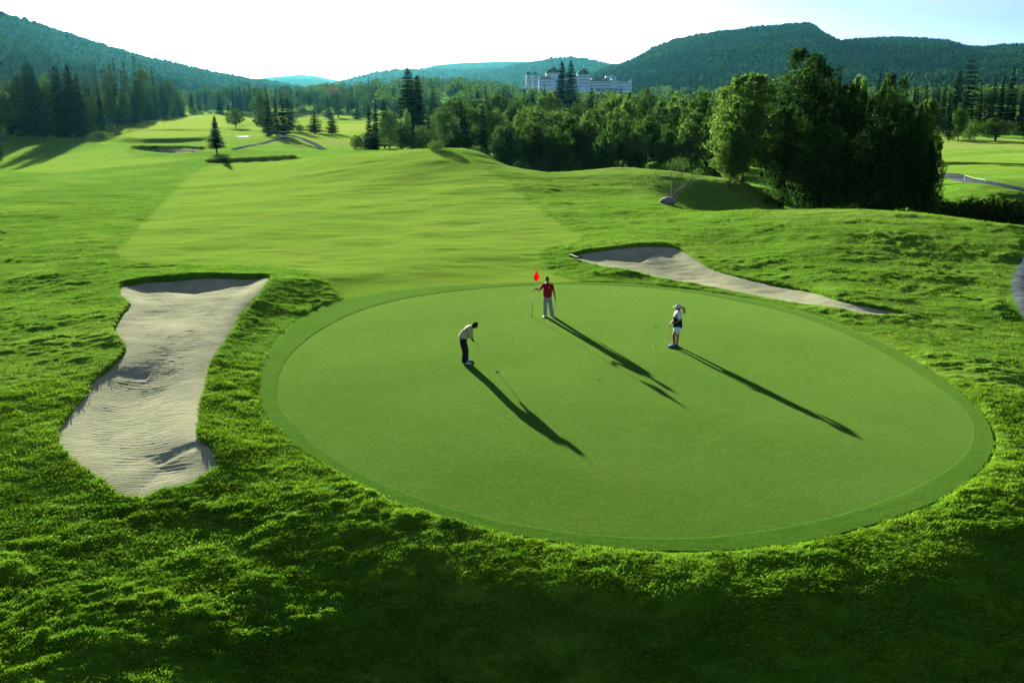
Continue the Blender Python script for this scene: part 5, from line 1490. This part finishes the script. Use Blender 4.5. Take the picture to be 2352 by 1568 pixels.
# --- man putting, facing right
x0, y0, z0 = gsurf(1071, 833)
pm = empty('person', (x0, y0, z0)); tag(pm, 'man in a cream sweater and black trousers bending over his putt', 'person')
body = MB(); W0 = Vector((.235, .10, .93))
N = [(-.12, 0, .99, .13, .15), (-.03, 0, 1.14, .12, .15), (.08, 0, 1.28, .125, .155), (.17, 0, 1.40, .09, .11), (.235, 0, 1.455, .05, .05), (.27, 0, 1.475, .05, .05),
     (.16, -.18, 1.37, .055, .055), (.16, -.14, 1.12, .042, .042), (.225, .04, .95, .030, .030), (.17, .18, 1.38, .055, .055), (.20, .22, 1.13, .042, .042), (.24, .12, .96, .030, .030),
     (-.13, -.10, .93, .085, .085), (-.02, -.15, .50, .055, .055), (-.07, -.17, .04, .04, .04), (-.13, .10, .93, .085, .085), (.0, .15, .50, .055, .055), (-.04, .19, .04, .04, .04)]
chain(body, N, E); hc = (.355, 0, 1.515); fd = (.75, .05, -.62); up = (.6, 0, .8)
head(body, hc, fd, up, .108); hand(body, (.225, .04, .95), (.25, .35, -.9), (.6, .5, 0), 1); hand(body, (.24, .12, .96), (.2, .2, -.95), (.6, -.5, 0), -1)
body.build('body', SKIN2, pm, True)
m = MB(); chain(m, [(-.185, 0, .90, .16, .175), (-.07, 0, 1.10, .17, .185), (.07, 0, 1.29, .165, .185), (.17, 0, 1.41, .115, .13), (.225, 0, 1.455, .065, .065),
    (.155, -.19, 1.37, .098, .095), (.165, -.155, 1.12, .070, .070), (.215, .0, .99, .045, .045), (.165, .19, 1.38, .098, .095), (.20, .23, 1.13, .070, .070), (.235, .15, 1.0, .045, .045)],
    [(0, 1), (1, 2), (2, 3), (3, 4), (3, 5), (5, 6), (6, 7), (3, 8), (8, 9), (9, 10)]); m.build('sweater', M_CREAM, pm, True)
m = MB(); chain(m, [(-.09, 0, 1.12, .14, .15), (-.125, 0, .93, .165, .175), (-.11, -.10, .80, .12, .105), (-.03, -.15, .48, .102, .09), (-.07, -.17, .0, .11, .09), (-.11, .10, .80, .12, .105), (-.01, .15, .48, .102, .09), (-.04, .19, .0, .11, .09)],
    [(0, 1), (1, 2), (2, 3), (3, 4), (1, 5), (5, 6), (6, 7)]); m.build('trousers', M_PANTD, pm, True)
m = MB(); hair_cap(m, hc, fd, up, .114); m.build('hair', M_HAIRD, pm, True)
shoe(pm, (-.07, -.17, 0), R(-8), M_SHOEW, .30); shoe(pm, (-.03, .19, 0), R(6), M_SHOEW, .30)
S = Vector(Z_(1140, 852)); hd = S + SUNV * 2.0
putter(Vector((x0, y0, z0)) + Vector((.22, .06, 1.00)), hd, 'putter swung forward off the grass by the man in the cream sweater', (.35, .9, 0))

# --- woman with a cap, facing left
x0, y0, z0 = gsurf(1550, 795)
wm = empty('person', (x0, y0, z0)); wm.scale = (1.18, 1.15, 1.0); tag(wm, 'woman in a pale cap, white shorts and black top waiting with her putter', 'person')
body = MB()
N = [(.06, 0, .90, .11, .13), (.06, 0, 1.08, .10, .115), (.07, 0, 1.28, .115, .13), (.09, 0, 1.44, .08, .10), (.095, 0, 1.52, .042, .042), (.09, 0, 1.58, .042, .042),
     (.10, -.15, 1.41, .045, .045), (.08, -.17, 1.14, .034, .034), (-.12, -.04, 1.01, .024, .024), (.08, .15, 1.41, .045, .045), (.0, .17, 1.16, .034, .034), (-.14, .03, 1.03, .024, .024),
     (.05, -.08, .86, .085, .08), (-.07, -.09, .50, .056, .056), (-.02, -.08, .03, .034, .034), (.07, .09, .86, .085, .08), (.10, .10, .50, .056, .056), (.09, .10, .03, .034, .034)]
chain(body, N, E); hc = (.065, 0, 1.66); fd = (-1, -.1, -.12)
for (a_, r1, r2) in (((-.035, -.085, .36), .052, .05), ((.10, .10, .36), .052, .05)): pass
head(body, hc, fd, (0, 0, 1), .098); hand(body, (-.12, -.04, 1.01), (-.8, .2, -.5), (-.2, .8, -.3), 1, .9); hand(body, (-.14, .03, 1.03), (-.6, -.1, -.8), (-.2, -.8, 0), -1, .9)
body.build('body', SKIN1, wm, True)
m = MB(); chain(m, [(.07, 0, .74, .14, .15), (.065, 0, .90, .155, .165), (.055, 0, 1.08, .13, .145), (.045, 0, 1.24, .145, .15), (.06, 0, 1.40, .12, .13)], sub=2); m.build('vest', M_CLOTHK, wm, True)
m = MB(); chain(m, [(.04, 0, 1.20, .15, .155), (.06, 0, 1.36, .14, .148), (.085, 0, 1.46, .095, .11), (.09, 0, 1.55, .05, .05), (.10, -.155, 1.40, .075, .070), (.09, -.175, 1.20, .062, .060), (.08, .155, 1.40, .075, .070), (.04, .17, 1.20, .062, .060)],
    [(0, 1), (1, 2), (2, 3), (2, 4), (4, 5), (2, 6), (6, 7)]); m.build('shirt', M_CLOTHW, wm, True)
m = MB(); chain(m, [(.06, 0, .96, .13, .14), (.055, 0, .80, .15, .155), (.035, -.085, .70, .105, .095), (.015, -.09, .55, .10, .09), (.07, .09, .70, .105, .095), (.08, .10, .55, .10, .09)], [(0, 1), (1, 2), (2, 3), (1, 4), (4, 5)]); m.build('shorts', M_CLOTHW, wm, True)
m = MB(); hair_cap(m, hc, fd, (0, 0, 1), .104, -.35, -.6); m.tube([(.15, 0, 1.70), (.22, 0, 1.68), (.26, .0, 1.58), (.27, -.01, 1.47), (.29, .0, 1.40)], [.035, .060, .066, .052, .014], 8)
for i in range(5): m.tube([(.20, -.04 + .02 * i, 1.68), (.27 + .008 * i, -.05 + .025 * i, 1.55), (.285 - .01 * i, -.03 + .012 * i, 1.42)], [.015, .018, .006], 5)
m.build('hair', M_HAIRB, wm, True)
m = MB(); hair_cap(m, hc + np.array([0, 0, .012]) if False else (hc[0], hc[1], hc[2] + .015), fd, (0, 0, 1), .112, .22, .10)
n = 12; vs = []; 
for i in range(n + 1):
    a = math.pi * (i / n - .5); vs.append((hc[0] - .095 * math.cos(a) - .01, hc[1] + .090 * math.sin(a), hc[2] + .055)); vs.append((hc[0] - .095 * math.cos(a) * 1.0 - .10 * math.cos(a) - .01, hc[1] + .085 * math.sin(a), hc[2] + .030 ))
vs += [(p[0], p[1], p[2] + .008) for p in vs]; o_ = 2 * (n + 1)
m.add(vs, [(2 * i, 2 * i + 1, 2 * i + 3, 2 * i + 2) for i in range(n)] + [(o_ + 2 * i + 2, o_ + 2 * i + 3, o_ + 2 * i + 1, o_ + 2 * i) for i in range(n)] + [(2 * i + 1, o_ + 2 * i + 1, o_ + 2 * i + 3, 2 * i + 3) for i in range(n)])
m.build('cap', M_CAPG, wm, True)
shoe(wm, (-.01, -.08, 0), R(186), M_SHOEB, .23); shoe(wm, (.10, .10, 0), R(176), M_SHOEB, .23)
putter(Vector((x0, y0, z0)) + Vector((-.205, .0, 1.02)), gsurf(1534, 794), 'putter with its head on the grass held by the woman in the cap', (.9, .4, 0))

# --- balls
t = NT('ball'); t.surf((.82, .82, .82), .3, spec=.5)
for px, py, lab in ((1173, 782.5, 'golf ball rolling between the putting man and the flag'), (1503, 748.5, 'golf ball on the green left of the waiting woman, the farther one'), (1502, 793.5, 'golf ball nearest the feet of the waiting woman')):
    x, y, z = gsurf(px, py); m = MB(); m.lathe([(.0275 * math.sin(a), .0275 - .0275 * math.cos(a)) for a in np.linspace(.05, math.pi - .05, 10)], 16)
    o = m.build('golf_ball', t.m, None, True); o.location = (x, y, z); tag(o, lab, 'golf ball', 'golf balls on the green')
# ------------------------------------------------------------------ air
hz = MB(); hz.box(-9000, 9000, -60, 15500, -30, 262)
t = NT('haze'); v = t.n('VolumePrincipled')
v.inputs['Color'].default_value = (0.15, 0.68, 0.82, 1); v.inputs['Density'].default_value = 1.2e-5; v.inputs['Anisotropy'].default_value = 0.55
t.l(v.outputs[0], t.out.inputs['Volume'])
tag(hz.build('haze', t.m), 'thin blue haze over the valley and mountains', 'haze', kind='stuff')

# ------------------------------------------------------------------ labels: look-alikes of one row told apart by their place in it
_by = {}
for o in bpy.data.objects:
    if o.parent is None and 'label' in o.keys() and o.get('category'): _by.setdefault(o['label'], []).append(o)
ORD = ['leftmost', 'second from left', 'third from left', 'fourth from left', 'fifth from left', 'sixth from left', 'seventh from left', 'eighth from left', 'ninth from left', 'tenth from left', 'eleventh from left', 'twelfth from left', '13th from left', '14th from left', '15th from left', '16th from left', '17th from left', '18th from left', '19th from left', '20th from left']
for lab, os_ in _by.items():
    if 1 < len(os_) <= 20:
        os_.sort(key=lambda o: project(*o.location)[0])
        for i, o in enumerate(os_):
            new = lab + ', ' + ('rightmost' if i == len(os_) - 1 else ORD[i])
            if len(new.split()) <= 16: o['label'] = new
            else: print('LONG', new)
